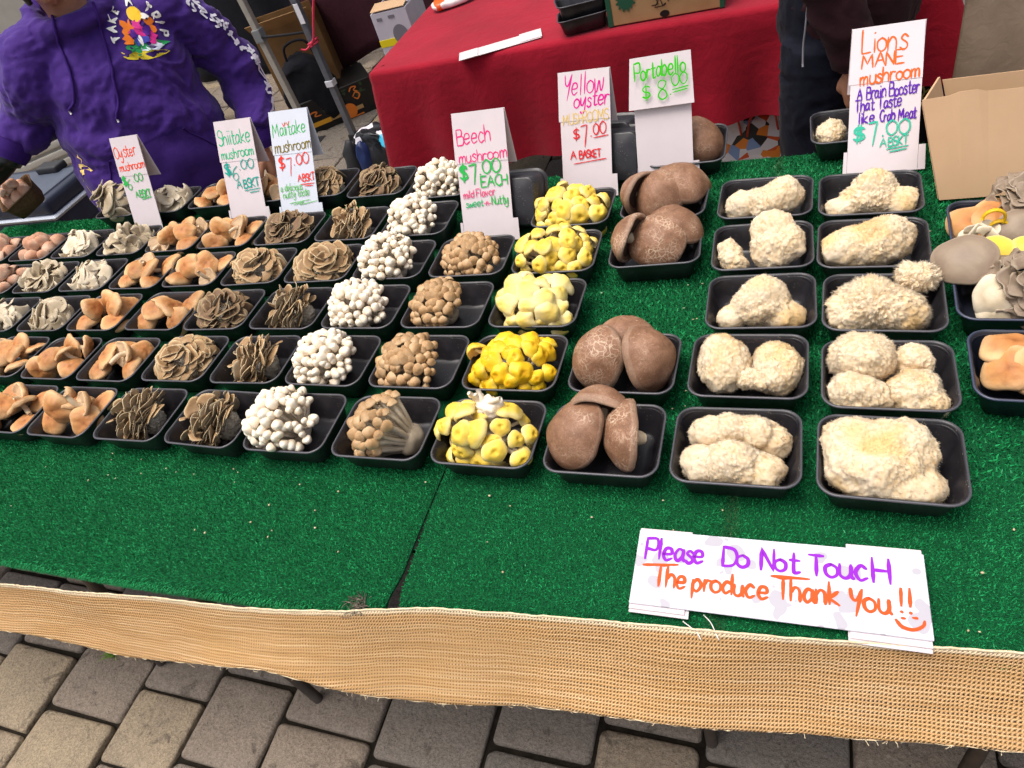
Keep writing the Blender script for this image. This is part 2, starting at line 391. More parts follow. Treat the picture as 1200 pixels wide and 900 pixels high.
# burlap skirt: woven strip hanging in front of both tables
t = NT('burlap_weave'); uvn = t.n('Attribute', attribute_name='bu'); uv2 = t.n('Attribute', attribute_name='bv')
U_, V_ = uvn.outputs['Fac'], uv2.outputs['Fac']
wob = t.n('CombineXYZ'); t.l(U_, wob.inputs[0]); t.l(V_, wob.inputs[1])
nu = t.noise(30, 3, wob.outputs[0]); 
pu = t.math('MULTIPLY_ADD', nu, .006, U_); pv = t.math('MULTIPLY_ADD', t.noise(22, 3, wob.outputs[0]), .006, V_)
fu = t.math('MULTIPLY', pu, 2 * math.pi / .0047); fv = t.math('MULTIPLY', pv, 2 * math.pi / .0052)
su, sv = t.math('ABSOLUTE', t.math('SINE', t.math('MULTIPLY', fu, .5))), t.math('ABSOLUTE', t.math('SINE', t.math('MULTIPLY', fv, .5)))
chk = t.math('MULTIPLY', t.math('SINE', fu), t.math('SINE', fv))
st0 = t.n('CombineXYZ'); t.l(t.math('MULTIPLY', U_, 190), st0.inputs[0]); t.l(t.math('MULTIPLY', V_, 7), st0.inputs[1]); ucol = t.noise(1, 2, st0.outputs[0])
hgt = t.math('MAXIMUM', t.math('MULTIPLY', su, t.math('MULTIPLY_ADD', ucol, .5, .75)), sv)
st = t.n('CombineXYZ'); t.l(t.math('MULTIPLY', U_, 5), st.inputs[0]); t.l(t.math('MULTIPLY', V_, 230), st.inputs[1])
streak = t.noise(1, 2, st.outputs[0])
col = t.ramp(streak, [(.25, srgb('ad8455')), (.5, srgb('c9a172')), (.75, srgb('dabb92'))])
col = t.mix(t.ramp(t.noise(7, 4, wob.outputs[0]), [(.35, (0, 0, 0)), (.7, (.5, .5, .5))]), col, srgb('cb9e66'))
col = t.mix(t.ramp(hgt, [(.45, (1, 1, 1)), (.80, (0, 0, 0))]), col, srgb('8a6638'))
hem = t.ramp(V_, [(.004, (1, 1, 1)), (.007, (0, 0, 0))]); col = t.mix(hem, col, srgb('d9c3a0'))
t.base(col); t.rough(.9); t.spec(.1); t.bump(hgt, .9, .0022); t.bump(chk, .4, .0012)
# open holes between the yarns in the loose bands
band = t.ramp(t.noise(1, 2, (lambda c: (t.l(t.math('MULTIPLY', U_, 2.5), c.inputs[0]), t.l(t.math('MULTIPLY', V_, 95), c.inputs[1]), c.outputs[0])[2])(t.n('CombineXYZ'))), [(.50, (0, 0, 0)), (.62, (1, 1, 1))])
hole = t.math('LESS_THAN', t.math('MAXIMUM', su, t.math('MULTIPLY', sv, .9)), t.math('MULTIPLY_ADD', band, .40, .16))
tr = t.n('BsdfTransparent'); ms = t.n('MixShader'); t.l(hole, ms.inputs[0]); t.l(t.b.outputs[0], ms.inputs[1]); t.l(tr.outputs[0], ms.inputs[2]); t.l(ms.outputs[0], t.out.inputs[0])
BURLAP = t.m
nx, nz = 460, 30
xs = np.linspace(-2.6, 1.25, nx); v = np.linspace(0, 1, nz); Vv = np.repeat(v[None], nx, 0)
KX = [-2.6, -1.45, -1.1, -.78, -.61, -.53, -.25, 0, .25, 1.25]
ty = np.interp(xs, KX, [.305, .315, .325, .335, .352, .372, .393, .408, .431, .50]); tz_ = np.interp(xs, KX, [.64, .678, .714, .738, .740, .750, .753, .753, .753, .753])
by_ = np.interp(xs, [-2.6, -1.48, -1.12, -.85, -.68, -.61, -.39, -.19, -.02, .25, 1.25], [.245, .255, .26, .265, .27, .275, .295, .31, .33, .36, .43]); bz_ = np.interp(xs, [-2.6, -1.48, -1.3, -1.12, -.85, -.76, -.68, -.61, -.39, -.19, -.02, .127, .25, 1.25], [.56, .594, .589, .602, .655, .668, .651, .625, .634, .650, .638, .643, .660, .66])
def smooth(a, n=9): return np.convolve(np.pad(a, n, mode='edge'), np.ones(2 * n + 1) / (2 * n + 1), 'valid')
ty, tz_, by_, bz_ = [smooth(a) for a in (ty, tz_, by_, bz_)]
X = np.repeat(xs[:, None], nz, 1); sag = np.sin(Vv * np.pi)
Y = ty[:, None] + (by_ - ty)[:, None] * Vv + .010 * sag * .4; Z = tz_[:, None] + (bz_ - tz_)[:, None] * Vv - .006 * sag
Y = Y + (.003 * np.sin(xs * 13)[:, None] + .004 * vnoise(np.stack([X * 9, Vv * 1.5, 0 * X], -1), 5)) * np.clip(Vv * 3, 0, 1)
Z = Z + np.where(xs[:, None] < -.55, .003 * np.sin(xs * 17)[:, None], 0) + .0012 * vnoise(np.stack([X * 40, Vv * 3, 0 * X], -1), 6)
wid = np.hypot(ty - by_, tz_ - bz_)
mb = MB(); mb.add(np.stack([X, Y, Z], -1), gridf(nx, nz), bu=X.ravel() * 1.0, bv=(Vv * wid[:, None]).ravel())
bur = mb.obj('burlap_skirt', BURLAP); tag(bur, 'long strip of tan burlap hanging along the front of the stall', 'burlap')
sol = bur.modifiers.new('thick', 'SOLIDIFY'); sol.thickness = .0012
# frayed top hem yarn
HEMC = simple('hem_yarn', 'cdb48c', 'e3d3b4', 200, .9)
mb = MB(); P = np.stack([xs, Y[:, 0], Z[:, 0] + .001], 1) + .0008 * np.stack([0 * xs, vnoise(np.stack([xs * 300, 0 * xs, 0 * xs], 1)), vnoise(np.stack([xs * 300, 0 * xs, 0 * xs + 5], 1))], 1)
mb.add(*tube(P, .0016, 6)); fg = np.random.default_rng(12)
for k in range(130):
    i = fg.integers(20, nx - 20); p0 = np.array([xs[i], Y[i, -1], Z[i, -1] + .001]); L_ = fg.uniform(.002, .008); d_ = np.array([fg.normal(0, .6), fg.normal(-.2, .3), -1]); mb.add(*tube(catmull([p0, p0 + d_ * L_ * .5 + fg.normal(0, .0012, 3), p0 + d_ * L_ + fg.normal(0, .002, 3)], 5), .00045, 4))
Pb = np.stack([xs, Y[:, -1], Z[:, -1]], 1) + .0012 * np.stack([0 * xs, vnoise(np.stack([xs * 260, 0 * xs, 0 * xs + 9], 1)), vnoise(np.stack([xs * 260, 0 * xs, 0 * xs + 14], 1))], 1); mb.add(*tube(Pb, .0008, 6))
hm = mb.obj('hem', HEMC, bur)
# ---------------------------------------------------------------- trays
t = NT('black_plastic'); sc1 = t.noise(160, 4, dist=1.5); dust = t.noise(14, 4)
t.base(t.mix(t.ramp(dust, [(.40, (0, 0, 0)), (.72, (.8, .8, .8))]), srgb('18171a'), srgb('343136')))
_b = t.b.inputs['Base Color'].links[0].from_socket; spk = t.math('MULTIPLY', t.math('LESS_THAN', t.vor(260), .16), t.math('GREATER_THAN', t.noise(38, 2), .56)); _b = t.mix(t.math('MULTIPLY', spk, .55), _b, srgb('a79c86')); t.base(t.mix(t.math('MULTIPLY', t.attr('rim'), .7), _b, srgb('55545a')))
t.rough(t.math('MULTIPLY_ADD', sc1, .25, .28)); t.spec(.55); t.bump(sc1, .12, .001); PLASTIC = t.m
t = NT('navy_plastic'); sc1 = t.noise(160, 4, dist=1.5)
t.base(t.mix(t.math('MULTIPLY', t.attr('rim'), .6), srgb('181c28'), srgb('4a5068'))); t.rough(t.math('MULTIPLY_ADD', sc1, .25, .25)); t.spec(.55); NAVYP = t.m
TA, TB, TH = .180, .1444, .0525
def tray_mesh(name='tray', hx=TA / 2, hy=TB / 2, h=TH, ribs=True):
    mb = MB(); n = 7
    def loop(ins, z, r):
        lo = rrect(hx - ins, hy - ins, r, n); out = []
        m = len(lo)
        for i in range(m):                          # subdivide the straight sides so ribs can press in
            a, b = lo[i], lo[(i + 1) % m]; out.append(a)
            if np.linalg.norm(b - a) > .02: out += [a + (b - a) * k / 12 for k in range(1, 12)]
        return np.array(out), z
    spec = [(.021, 0, .016), (.018, .0015, .017), (.0065, h - .007, .024), (.0062, h - .0045, .024), (.001, h - .0045, .027), (0, h - .003, .028), (0, h - .0012, .028), (.0012, h, .027),
            (.0035, h - .0002, .025), (.0055, h - .0025, .023), (.0085, h * .75, .022), (.014, h * .40, .020), (.0195, .006, .017), (.024, .003, .014), (.034, .003, .008)]
    V = []
    for k, (ins, z, r) in enumerate(spec):
        L, zz = loop(ins, z, r)
        if ribs and k in (10, 11, 12):
            for i in range(len(L)):
                x, y = L[i]
                if abs(y) > hy - .03 and abs(abs(x) - .035) < .009: L[i][1] *= 1 - .0035 / hy
                if abs(x) > hx - .03 and abs(abs(y) - .022) < .007: L[i][0] *= 1 - .0035 / hx
        V.append(np.column_stack([L, np.full(len(L), zz)]))
    m = len(V[0]); k = len(spec); V = np.concatenate(V + [np.array([[0, 0, .0036]]), np.array([[0, 0, .001]])])
    rim = np.concatenate([np.full(m, 1. if q in (6, 7) else 0.) for q in range(k)] + [[0, 0]])
    mb.add(V, [gridf(k, m, wv=True, flip=True)[:, ::1], np.array([((k - 1) * m + j, (k - 1) * m + (j + 1) % m, k * m) for j in range(m)]), np.array([((j + 1) % m, j, k * m + 1) for j in range(m)])], rim=rim)
    me = mb.mesh(name); return me
TRAY_ME = tray_mesh(); TRAY_ME.materials.append(PLASTIC)
NAVY_ME = tray_mesh('navy_tray', .092, .072, .052); NAVY_ME.materials.append(NAVYP)
TABZ = TZ + .0095
ORD = ['frontmost', 'second', 'third', 'fourth', 'fifth', 'sixth', 'seventh']
rt = np.random.default_rng(5)
def tray(x, y, yaw, label, me=None, group='black plastic trays of mushrooms', tilt=(0, 0)):
    o = bpy.data.objects.new('tray', me or TRAY_ME); COL.objects.link(o)
    o.location = (x, y, TABZ); o.rotation_euler = (tilt[0], tilt[1], yaw)
    return tag(o, label, 'tray', group)

# ---------------------------------------------------------------- mushroom materials
def mush(name, stops, under, rough=.55, spec=.3, mott=None, mscale=60, mamt=.5, bscale=120, bstr=.3, bdist=.0015, jitter=.25, sss=0, gills=False):
    t = NT(name); rad = t.attr('rad'); side = t.attr('side')
    n = t.noise(mscale, 5, dist=.4)
    c = t.ramp(t.math('MULTIPLY_ADD', t.math('SUBTRACT', n, .5), .35, rad), [(p, srgb(h)) for p, h in stops])
    if mott: c = t.mix(t.ramp(n, [(.42, (0, 0, 0)), (.72, (mamt,) * 3)]), c, srgb(mott))
    u = srgb(under)
    uc = t.mix(t.ramp(t.noise(90, 3), [(.3, (0, 0, 0)), (.8, (.35, .35, .35))]), u, tuple(v * .55 for v in u[:3]) + (1,))
    c = t.mix(side, c, uc)
    if jitter:
        k = t.math('MULTIPLY_ADD', t.rand(), jitter, 1 - jitter * .6)
        c = t.mix(1.0, c, t.mix(k, (0, 0, 0, 1), (1, 1, 1, 1)), 'MULTIPLY')
    t.base(c); t.rough(rough); t.spec(spec); t.bump(t.noise(bscale, 5), bstr, bdist)
    if sss:
        t.b.inputs['Subsurface Weight'].default_value = sss; t.b.inputs['Subsurface Radius'].default_value = (.006, .004, .002); t.b.inputs['Subsurface Scale'].default_value = 1
    return t.m
M_SHI = mush('shiitake_skin', [(0, '955c2e'), (.2, 'b57640'), (.7, 'c99158'), (1, 'dcb482')], 'd4b48e', mott='93593a', mscale=60, mamt=.5, jitter=.38, bscale=70, bstr=.6, bdist=.0025)
M_STEM = mush('pale_stem', [(0, 'd8c6a8'), (1, 'cdb694')], 'd8c6a8', mott='a98a66', mamt=.4, jitter=.15)
M_WHITE = mush('white_beech_skin', [(0, 'f4ead6'), (.6, 'f1e6d0'), (1, 'e3d0b4')], 'e2d2b8', mott='e9cfae', mscale=18, mamt=.3, rough=.45, jitter=.10)
M_WSTEM = mush('white_beech_stem', [(0, 'ded0bb'), (1, 'efe6d6')], 'ded0bb', mott='b8a68c', mamt=.45, jitter=.1)
M_BEECH = mush('brown_beech_skin', [(0, '9c7a50'), (.6, 'b59066'), (1, 'd0b188')], 'd6c6aa', mott='866848', mscale=120, mamt=.35, jitter=.2)
M_BSTEM = mush('brown_beech_stem', [(0, 'b4a48c'), (1, 'ddd0ba')], 'c8b99f', mott='8a785e', mamt=.5, jitter=.1)
M_YEL = mush('yellow_oyster_skin', [(0, 'dcb432'), (.3, 'e8c445'), (.75, 'f0ce58'), (1, 'ecd98e')], 'e8d9a8', mott='cfa92e', mscale=22, mamt=.3, rough=.5, jitter=.22)
M_YELD = mush('deep_yellow_oyster_skin', [(0, 'd39a10'), (.4, 'e8b818'), (.8, 'efc728'), (1, 'efd256')], 'dcb98a', mott='c88f12', mscale=22, mamt=.4, rough=.45, jitter=.22)
M_PALEY = mush('pale_yellow_oyster_skin', [(0, 'd8b850'), (.4, 'ebd274'), (1, 'efe0a8')], 'd9b894', mott='c9b565', mscale=22, mamt=.35, rough=.5, jitter=.2)
M_YSTEM = mush('yellow_oyster_stem', [(0, 'eae0cf'), (1, 'e6d3ae')], 'e0d0bb', mott='c9ab92', mamt=.5, jitter=.1)
M_MAI = mush('maitake_frond', [(0, 'bda98c'), (.35, 'a88a66'), (.8, '9a7852'), (.93, 'b4946a'), (1, 'd9c298')], 'b8a78b', mott='6b523a', mscale=45, mamt=.45, jitter=.25, rough=.65)
M_MAID = mush('dark_maitake_frond', [(0, '9f8d73'), (.35, '84694e'), (.8, '70563e'), (.93, '8a704f'), (1, 'b39d78')], '9c8c74', mott='4b3827', mscale=45, mamt=.5, jitter=.2, rough=.65)
M_MAIB = simple('maitake_base', 'e3dac8', 'a39277', 150, .8, .2, .9, 220, .005)
M_OYS = mush('oyster_cap', [(0, 'bcaa8a'), (.4, 'aa977a'), (.85, 'b5a386'), (1, 'd9caae')], 'd2c3a6', mott='76674f', mscale=26, mamt=.5, jitter=.2)
M_OYSW = mush('pale_oyster_cap', [(0, 'd8c8ac'), (.5, 'c8b697'), (1, 'e4d6bc')], 'ddcfb4', mott='8f7f66', mscale=26, mamt=.5, jitter=.2)
M_OYSG = mush('grey_oyster_cap', [(0, '8b7a6b'), (.5, '95846f'), (.9, '8a7765'), (1, 'a4937d')], 'd3c6b2', mott='6b5a4a', mscale=25, mamt=.4, jitter=.2)
M_BUT = mush('button_skin', [(0, 'b98463'), (.6, 'c8977a'), (1, 'd8b59a')], 'd8bda4', mott='a87454', mscale=30, mamt=.45, jitter=.2)
M_LION = None
t = NT('lions_mane_flesh'); big = t.noise(22, 4, dist=.3); fine = t.vor(330); f2 = t.noise(420, 3)
c = t.ramp(big, [(.3, srgb('e2d3b9')), (.55, srgb('dcc49c')), (.75, srgb('c8a472'))])
k = t.math('MULTIPLY_ADD', t.rand(), .14, .92); c = t.mix(1.0, c, t.mix(k, (0, 0, 0, 1), (1, 1, 1, 1)), 'MULTIPLY')
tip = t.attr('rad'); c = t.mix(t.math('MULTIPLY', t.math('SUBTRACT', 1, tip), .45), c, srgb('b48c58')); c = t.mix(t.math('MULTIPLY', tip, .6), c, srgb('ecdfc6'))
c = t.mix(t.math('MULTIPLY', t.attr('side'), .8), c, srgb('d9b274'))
t.base(c); t.rough(.85); t.spec(.12); t.bump(f2, .3, .001)
t.b.inputs['Subsurface Weight'].default_value = .12; t.b.inputs['Subsurface Radius'].default_value = (.006, .004, .0025); t.b.inputs['Subsurface Scale'].default_value = 1
M_LION = t.m
t = NT('portobello_skin'); rad = t.attr('rad'); side = t.attr('side')
n = t.noise(30, 5, dist=.5); wv_ = t.n('VectorMath', operation='ADD'); nz_ = t.n('TexNoise'); nz_.inputs['Scale'].default_value = 70; t.l(t.co(), nz_.inputs['Vector']); sc_v = t.n('VectorMath', operation='SCALE'); t.l(nz_.outputs['Color'], sc_v.inputs[0]); sc_v.inputs['Scale'].default_value = .016; t.l(t.co(), wv_.inputs[0]); t.l(sc_v.outputs[0], wv_.inputs[1])
cr = t.vor(120, 'DISTANCE_TO_EDGE', wv_.outputs[0]); crn = t.noise(24, 5)
c = t.ramp(n, [(.25, srgb('71503a')), (.5, srgb('916a50')), (.75, srgb('ad866c'))])
fib = t.noise(260, 4, dist=2); c = t.mix(t.ramp(fib, [(.42, (0, 0, 0)), (.68, (.5, .5, .5))]), c, srgb('5d3f2d')); flk = t.noise(95, 6, dist=3); c = t.mix(t.ramp(flk, [(.60, (0, 0, 0)), (.72, (.55, .55, .55))]), c, srgb('c9a78a'))
crm = t.math('MULTIPLY', t.ramp(cr, [(.03, (1, 1, 1)), (.10, (0, 0, 0))]), t.ramp(t.math('MULTIPLY_ADD', t.attr('crk'), .13, crn), [(.57, (0, 0, 0)), (.72, (.55, .55, .55))]))
c = t.mix(crm, c, srgb('d9c2a6')); c = t.mix(t.math('MULTIPLY', t.ramp(rad, [(.985, (0, 0, 0)), (1, (.6, .6, .6))]), t.math('MULTIPLY_ADD', side, .6, .25)), c, srgb('cdb9a2'))
k = t.math('MULTIPLY_ADD', t.rand(), .22, .88); c = t.mix(1.0, c, t.mix(k, (0, 0, 0, 1), (1, 1, 1, 1)), 'MULTIPLY')
t.base(c); t.rough(.5); t.spec(.35); t.bump(crm, -.5, .002); t.bump(fib, .5, .0018); t.bump(flk, .35, .0015); M_PORT = t.m
t = NT('portobello_gills'); wv = t.attr('rad')
t.base(t.ramp(t.noise(120, 3), [(.3, srgb('33221a')), (.8, srgb('57402f'))])); t.rough(.8); M_GILL = t.m

# ---------------------------------------------------------------- mushroom shapes
def cap_geo(Rr, H, seed=0, n=36, dimple=0., wob=.07, bend=0., roll=.12, thick=.3, stem_r=.25, lump=.04, flat=2.2, gills=0):
    """closed cap: domed top with a rolled rim and a hollow underside; local +Z is up"""
    g = np.random.default_rng(seed); pr = []
    for t_ in np.linspace(0, 1, 10): pr.append((t_, H * (1 - t_ ** flat) - dimple * math.exp(-(t_ / .28) ** 2), t_, 0))
    e = roll * H + .0006
    pr += [(1.02, -e * .4, 1, 0), (1.02, -e, 1, 0), (.97, -e * 1.35, 1, .6), (.90, -e * 1.1, 1, 1)]
    for t_ in (.75, .55, .38, stem_r, 0.02): pr.append((t_, -e + thick * H * (1 - t_) , t_, 1))
    pr = np.array(pr); m = len(pr); a = np.arange(n) * 2 * np.pi / n
    ph = g.uniform(0, 6.28, 4); k = 1 + wob * (np.sin(2 * a + ph[0]) * .6 + .5 * np.sin(3 * a + ph[1]) + .35 * np.sin(5 * a + ph[2]))
    rr = pr[:, 0][:, None] * Rr * (1 + (k[None] - 1) * pr[:, 0][:, None])
    X = rr * np.cos(a); Y = rr * np.sin(a); Z = np.repeat(pr[:, 1][:, None], n, 1)
    if gills: Z = Z + gills * (pr[:, 3][:, None] > .9) * (pr[:, 0][:, None] < .93) * np.where(np.arange(n) % 2, 1, -1)
    ba = g.uniform(0, 3.14); s = X * math.cos(ba) + Y * math.sin(ba)
    Z = Z - bend * s * s / Rr
    Pn = np.stack([X, Y, Z], -1); Z = Z + lump * Rr * vnoise(Pn * (1.6 / Rr) + seed * 3.1, seed) + .35 * lump * Rr * vnoise(Pn * (5 / Rr), seed + 1)
    V = np.stack([X, Y, Z], -1).reshape(-1, 3)
    return V, gridf(m, n, wv=True, flip=False), np.repeat(pr[:, 2], n), np.repeat(pr[:, 3], n)
def stem_geo(r, L, seed=0, bend=.25, n=12, taper=.8, z0=0):
    g = np.random.default_rng(seed); d = g.normal(0, bend * L, 2)
    P = catmull([(0, 0, z0), (d[0] * .2, d[1] * .2, z0 - L * .5), (d[0], d[1], z0 - L)], 7)
    rad = r * np.array([1.15, 1, .95, .95, 1, 1.02, .8]) * np.linspace(1, taper, 7)
    V, F = tube(P, rad, n); V = V + .08 * r * vnoise(V * (2 / r), seed)[:, None]
    return V, F
def cap_mesh(name, mats, seed, **k):
    V, F, ra, si = cap_geo(seed=seed, **k); mb = MB(); mb.add(V, F, rad=ra, side=si); me = mb.mesh(name)
    for m in (mats if isinstance(mats, list) else [mats]): me.materials.append(m)
    return me
def stem_mesh(name, mat, *a, **k):
    V, F = stem_geo(*a, **k); mb = MB(); mb.add(V, F, rad=np.linspace(0, 1, len(V)), side=0); me = mb.mesh(name); me.materials.append(mat); return me
def petal_geo(L, phi, seed, cup=.35, ruffle=.12, th=.0012, nu=8, nv=11, narrow=.25, scallop=.12):
    """fan-shaped frond growing along +Y from the origin, its top facing +Z"""
    g = np.random.default_rng(seed); u = np.linspace(.06, 1, nu)[:, None]; v = np.linspace(-1, 1, nv)[None]; ph = g.uniform(0, 6.28, 3)
    edge = 1 + scallop * (np.sin(3.1 * v + ph[0]) * .6 + .4 * np.sin(6.7 * v + ph[1])) - .18 * v ** 4
    rho = L * u * (1 + (edge - 1) * u ** 2); an = v * phi * (narrow + (1 - narrow) * u ** .8)
    X = rho * np.sin(an); Y = rho * np.cos(an)
    Z = cup * L * (u ** 1.8) * (.35 + .65 * v ** 2) - .25 * L * u ** 3 * g.uniform(0, 1) + ruffle * L * u ** 2.2 * np.sin(4.3 * v + ph[2])
    T = np.stack([X, Y, Z + 0 * X], -1); du = np.gradient(T, axis=0); dv = np.gradient(T, axis=1); Nn = np.cross(dv, du); Nn /= np.linalg.norm(Nn, axis=-1, keepdims=True) + 1e-9
    B = T - Nn * (th * (1.4 - .7 * u))[..., None] * np.sign(Nn[..., 2:].mean())
    V = np.concatenate([T.reshape(-1, 3), B.reshape(-1, 3)]); k = nu * nv
    F = [gridf(nu, nv, flip=True), gridf(nu, nv) + k]
    b = [(nu - 1) * nv + j for j in range(nv)]
    F.append(np.array([(b[j], b[j + 1], b[j + 1] + k, b[j] + k) for j in range(nv - 1)]))
    F.append(np.array([(i * nv, (i + 1) * nv, (i + 1) * nv + k, i * nv + k) for i in range(nu - 1)])); F.append(np.array([((i + 1) * nv + nv - 1, i * nv + nv - 1, i * nv + nv - 1 + k, (i + 1) * nv + nv - 1 + k) for i in range(nu - 1)]))
    ra = np.repeat(np.linspace(.06, 1, nu), nv); return V, F, np.concatenate([ra, ra]), np.concatenate([0 * ra, 0 * ra + 1])
PET = {}
def petal(kind, i):
    key = (kind, i % 8)
    if key not in PET:
        s = i % 8
        PET[key] = petal_geo(1, {'mai': 1.0, 'edge': .75, 'oys': 1.15, 'ruf': 1.0}[kind], 40 + s, cup={'mai': .14, 'edge': .22, 'oys': .16, 'ruf': .28}[kind], ruffle={'mai': .045, 'edge': .10, 'oys': .05, 'ruf': .15}[kind], th={'mai': .06, 'edge': .06, 'oys': .06, 'ruf': .05}[kind], scallop={'mai': .07, 'edge': .14, 'oys': .07, 'ruf': .18}[kind])
    return PET[key]
def fib_dirs(n, half, g, jit=.15):
    """n directions spread over a cone of half-angle half round +Z"""
    i = np.arange(n) + .5; z = 1 - (1 - math.cos(half)) * i / n; a = i * 2.39996 + g.normal(0, jit, n); z = np.clip(z + g.normal(0, .03, n), -1, 1)
    r = np.sqrt(np.maximum(0, 1 - z * z)); return np.stack([r * np.cos(a), r * np.sin(a), z], 1)

# ---- shiitake
SHI = []
for s in range(9):
    Rr = rt.uniform(.027, .036); H = Rr * rt.uniform(.26, .42)
    SHI.append((cap_mesh('shiitake_cap', M_SHI, 100 + s, Rr=Rr, H=H, bend=rt.uniform(.0, .20), roll=.50, thick=.5, lump=.10, wob=.12, gills=.0006, n=44, flat=3.0, dimple=rt.uniform(0, .003)), stem_mesh('shiitake_stem', M_STEM, .0062, rt.uniform(.022, .034), 200 + s, .3, z0=.004)))
def mushroom(kind, proto, label, loc, axis, spin, sc_, group, cat='mushroom', partnames=('cap', 'stem')):
    th = bpy.data.objects.new(kind, None); COL.objects.link(th); th.empty_display_size = .02; place_axis(th, loc, axis, spin, sc_); tag(th, label, cat, group)
    for nm, me in zip(partnames, proto):
        if me is not None: link(nm, me, None, th)
    return th
SLOT = [(-.056, -.024, .038, 'front left corner'), (.000, -.028, .040, 'front edge'), (.054, -.024, .038, 'front right corner'), (-.050, .030, .042, 'back left corner'), (.056, .032, .042, 'back right corner'),
        (-.022, -.004, .062, 'heap top'), (.030, .000, .060, 'heap right'), (.0, .030, .052, 'back edge')]
def shiitake_pile(x, y, seed, where, n=8, raise_=0):
    g = np.random.default_rng(seed)
    for (sx, sy, sz, nm) in [q for i_, q in enumerate(SLOT) if i_ != 1][:n]:
        th = g.uniform(.1, .65) if g.random() > .30 else g.uniform(.8, 1.35)
        az = g.normal(-1.2, 1.3); ax = (math.sin(th) * math.cos(az), math.sin(th) * math.sin(az), math.cos(th))
        if g.random() < .12: ax = (ax[0] * .8, abs(ax[1]) * .5 + .3, -.45)
        mushroom('shiitake_mushroom', SHI[g.integers(9)], 'tan shiitake at the %s of the %s' % (nm, where), (x + sx + g.normal(0, .004), y + sy + g.normal(0, .004), TABZ + sz + g.uniform(0, .006) + raise_), ax, g.uniform(0, 6.28), g.uniform(.88, 1.12), 'shiitake mushrooms in the trays')
# ---- bunches of small caps on stems (beech, yellow oyster)
def inside(P, ctr, loc):
    """keep what lies below the rim within the tray walls"""
    W = P + np.array(loc); h = np.clip((W[:, 2] - TABZ) / TH, 0.06, 2); k = h < 1.1; hx = TA / 2 - .0235 + .0165 * np.minimum(h, 1); hy = TB / 2 - .0235 + .0165 * np.minimum(h, 1)
    for a, hh in ((0, hx), (1, hy)):
        d = W[:, a] - ctr[a]; lim = hh - .0008; f = np.where(k & (abs(d) > lim), np.sign(d) * lim, d); W[:, a] = ctr[a] + f
    W[:, 2] = np.maximum(W[:, 2], TABZ + .004); return W - np.array(loc)
def bunch(kind, label, group, x, y, z, axis, n, half, Rd, caps, capmat, stemmat, seed, cr=(.8, 1.25), squash=(1, 1, 1), stem_r=.0030, base_r=.022, tilt=.25, capdrop=.0, spin=0, ctr=None, jit=.12, layer=.10):
    g = np.random.default_rng(seed); th = bpy.data.objects.new(kind, None); COL.objects.link(th); th.location = (x, y, z); th.empty_display_size = .03; tag(th, label, 'mushroom', group)
    M = frame(axis, spin); D = fib_dirs(n, half, g, jit); st = MB()
    for i, d in enumerate(D):
        rl = Rd * (1 + layer * (g.random() - .7)); p = M @ (d * rl * np.array(squash)); dd = M @ d
        sz = g.uniform(*cr) * (1 - .15 * (1 - d[2]))
        nrm = dd + g.normal(0, tilt, 3); nrm /= np.linalg.norm(nrm)
        if z + p[2] < TABZ + .006: continue
        if ctr is not None: p = inside(p[None] + np.sign(p[None] + np.array((x, y, z)) - np.array((*ctr, 0))) * (.008, .008, 0), ctr, (x, y, z))[0] - np.sign(p + np.array((x, y, z)) - np.array((*ctr, 0))) * (.008, .008, 0)
        o = link('cap', caps[g.integers(len(caps))], None, th); place_axis(o, p, nrm, g.uniform(0, 6.28), sz)
        root = M @ (np.array([d[0], d[1], 0]) * base_r * .8 + (0, 0, -Rd * .18)); mid = (root + p) / 2 + g.normal(0, .003, 3)
        V, F = tube(catmull([root, mid, p - nrm * .002], 6), stem_r * sz * np.array([1.25, 1.1, 1, .95, .9, .9]), 7); st.add(V, F, rad=np.clip(np.linspace(0, 1, len(V)), 0, 1), side=0)
    V, F = ico(3); V = V * np.array([base_r, base_r, base_r * .8]); V = V * (1 + .22 * fbm(V * 60, seed, 3))[:, None]; V = (V + (0, 0, -Rd * .22)) @ M.T
    st.add(V, F, rad=0, side=0); st.obj('stems', stemmat, th)
    return th
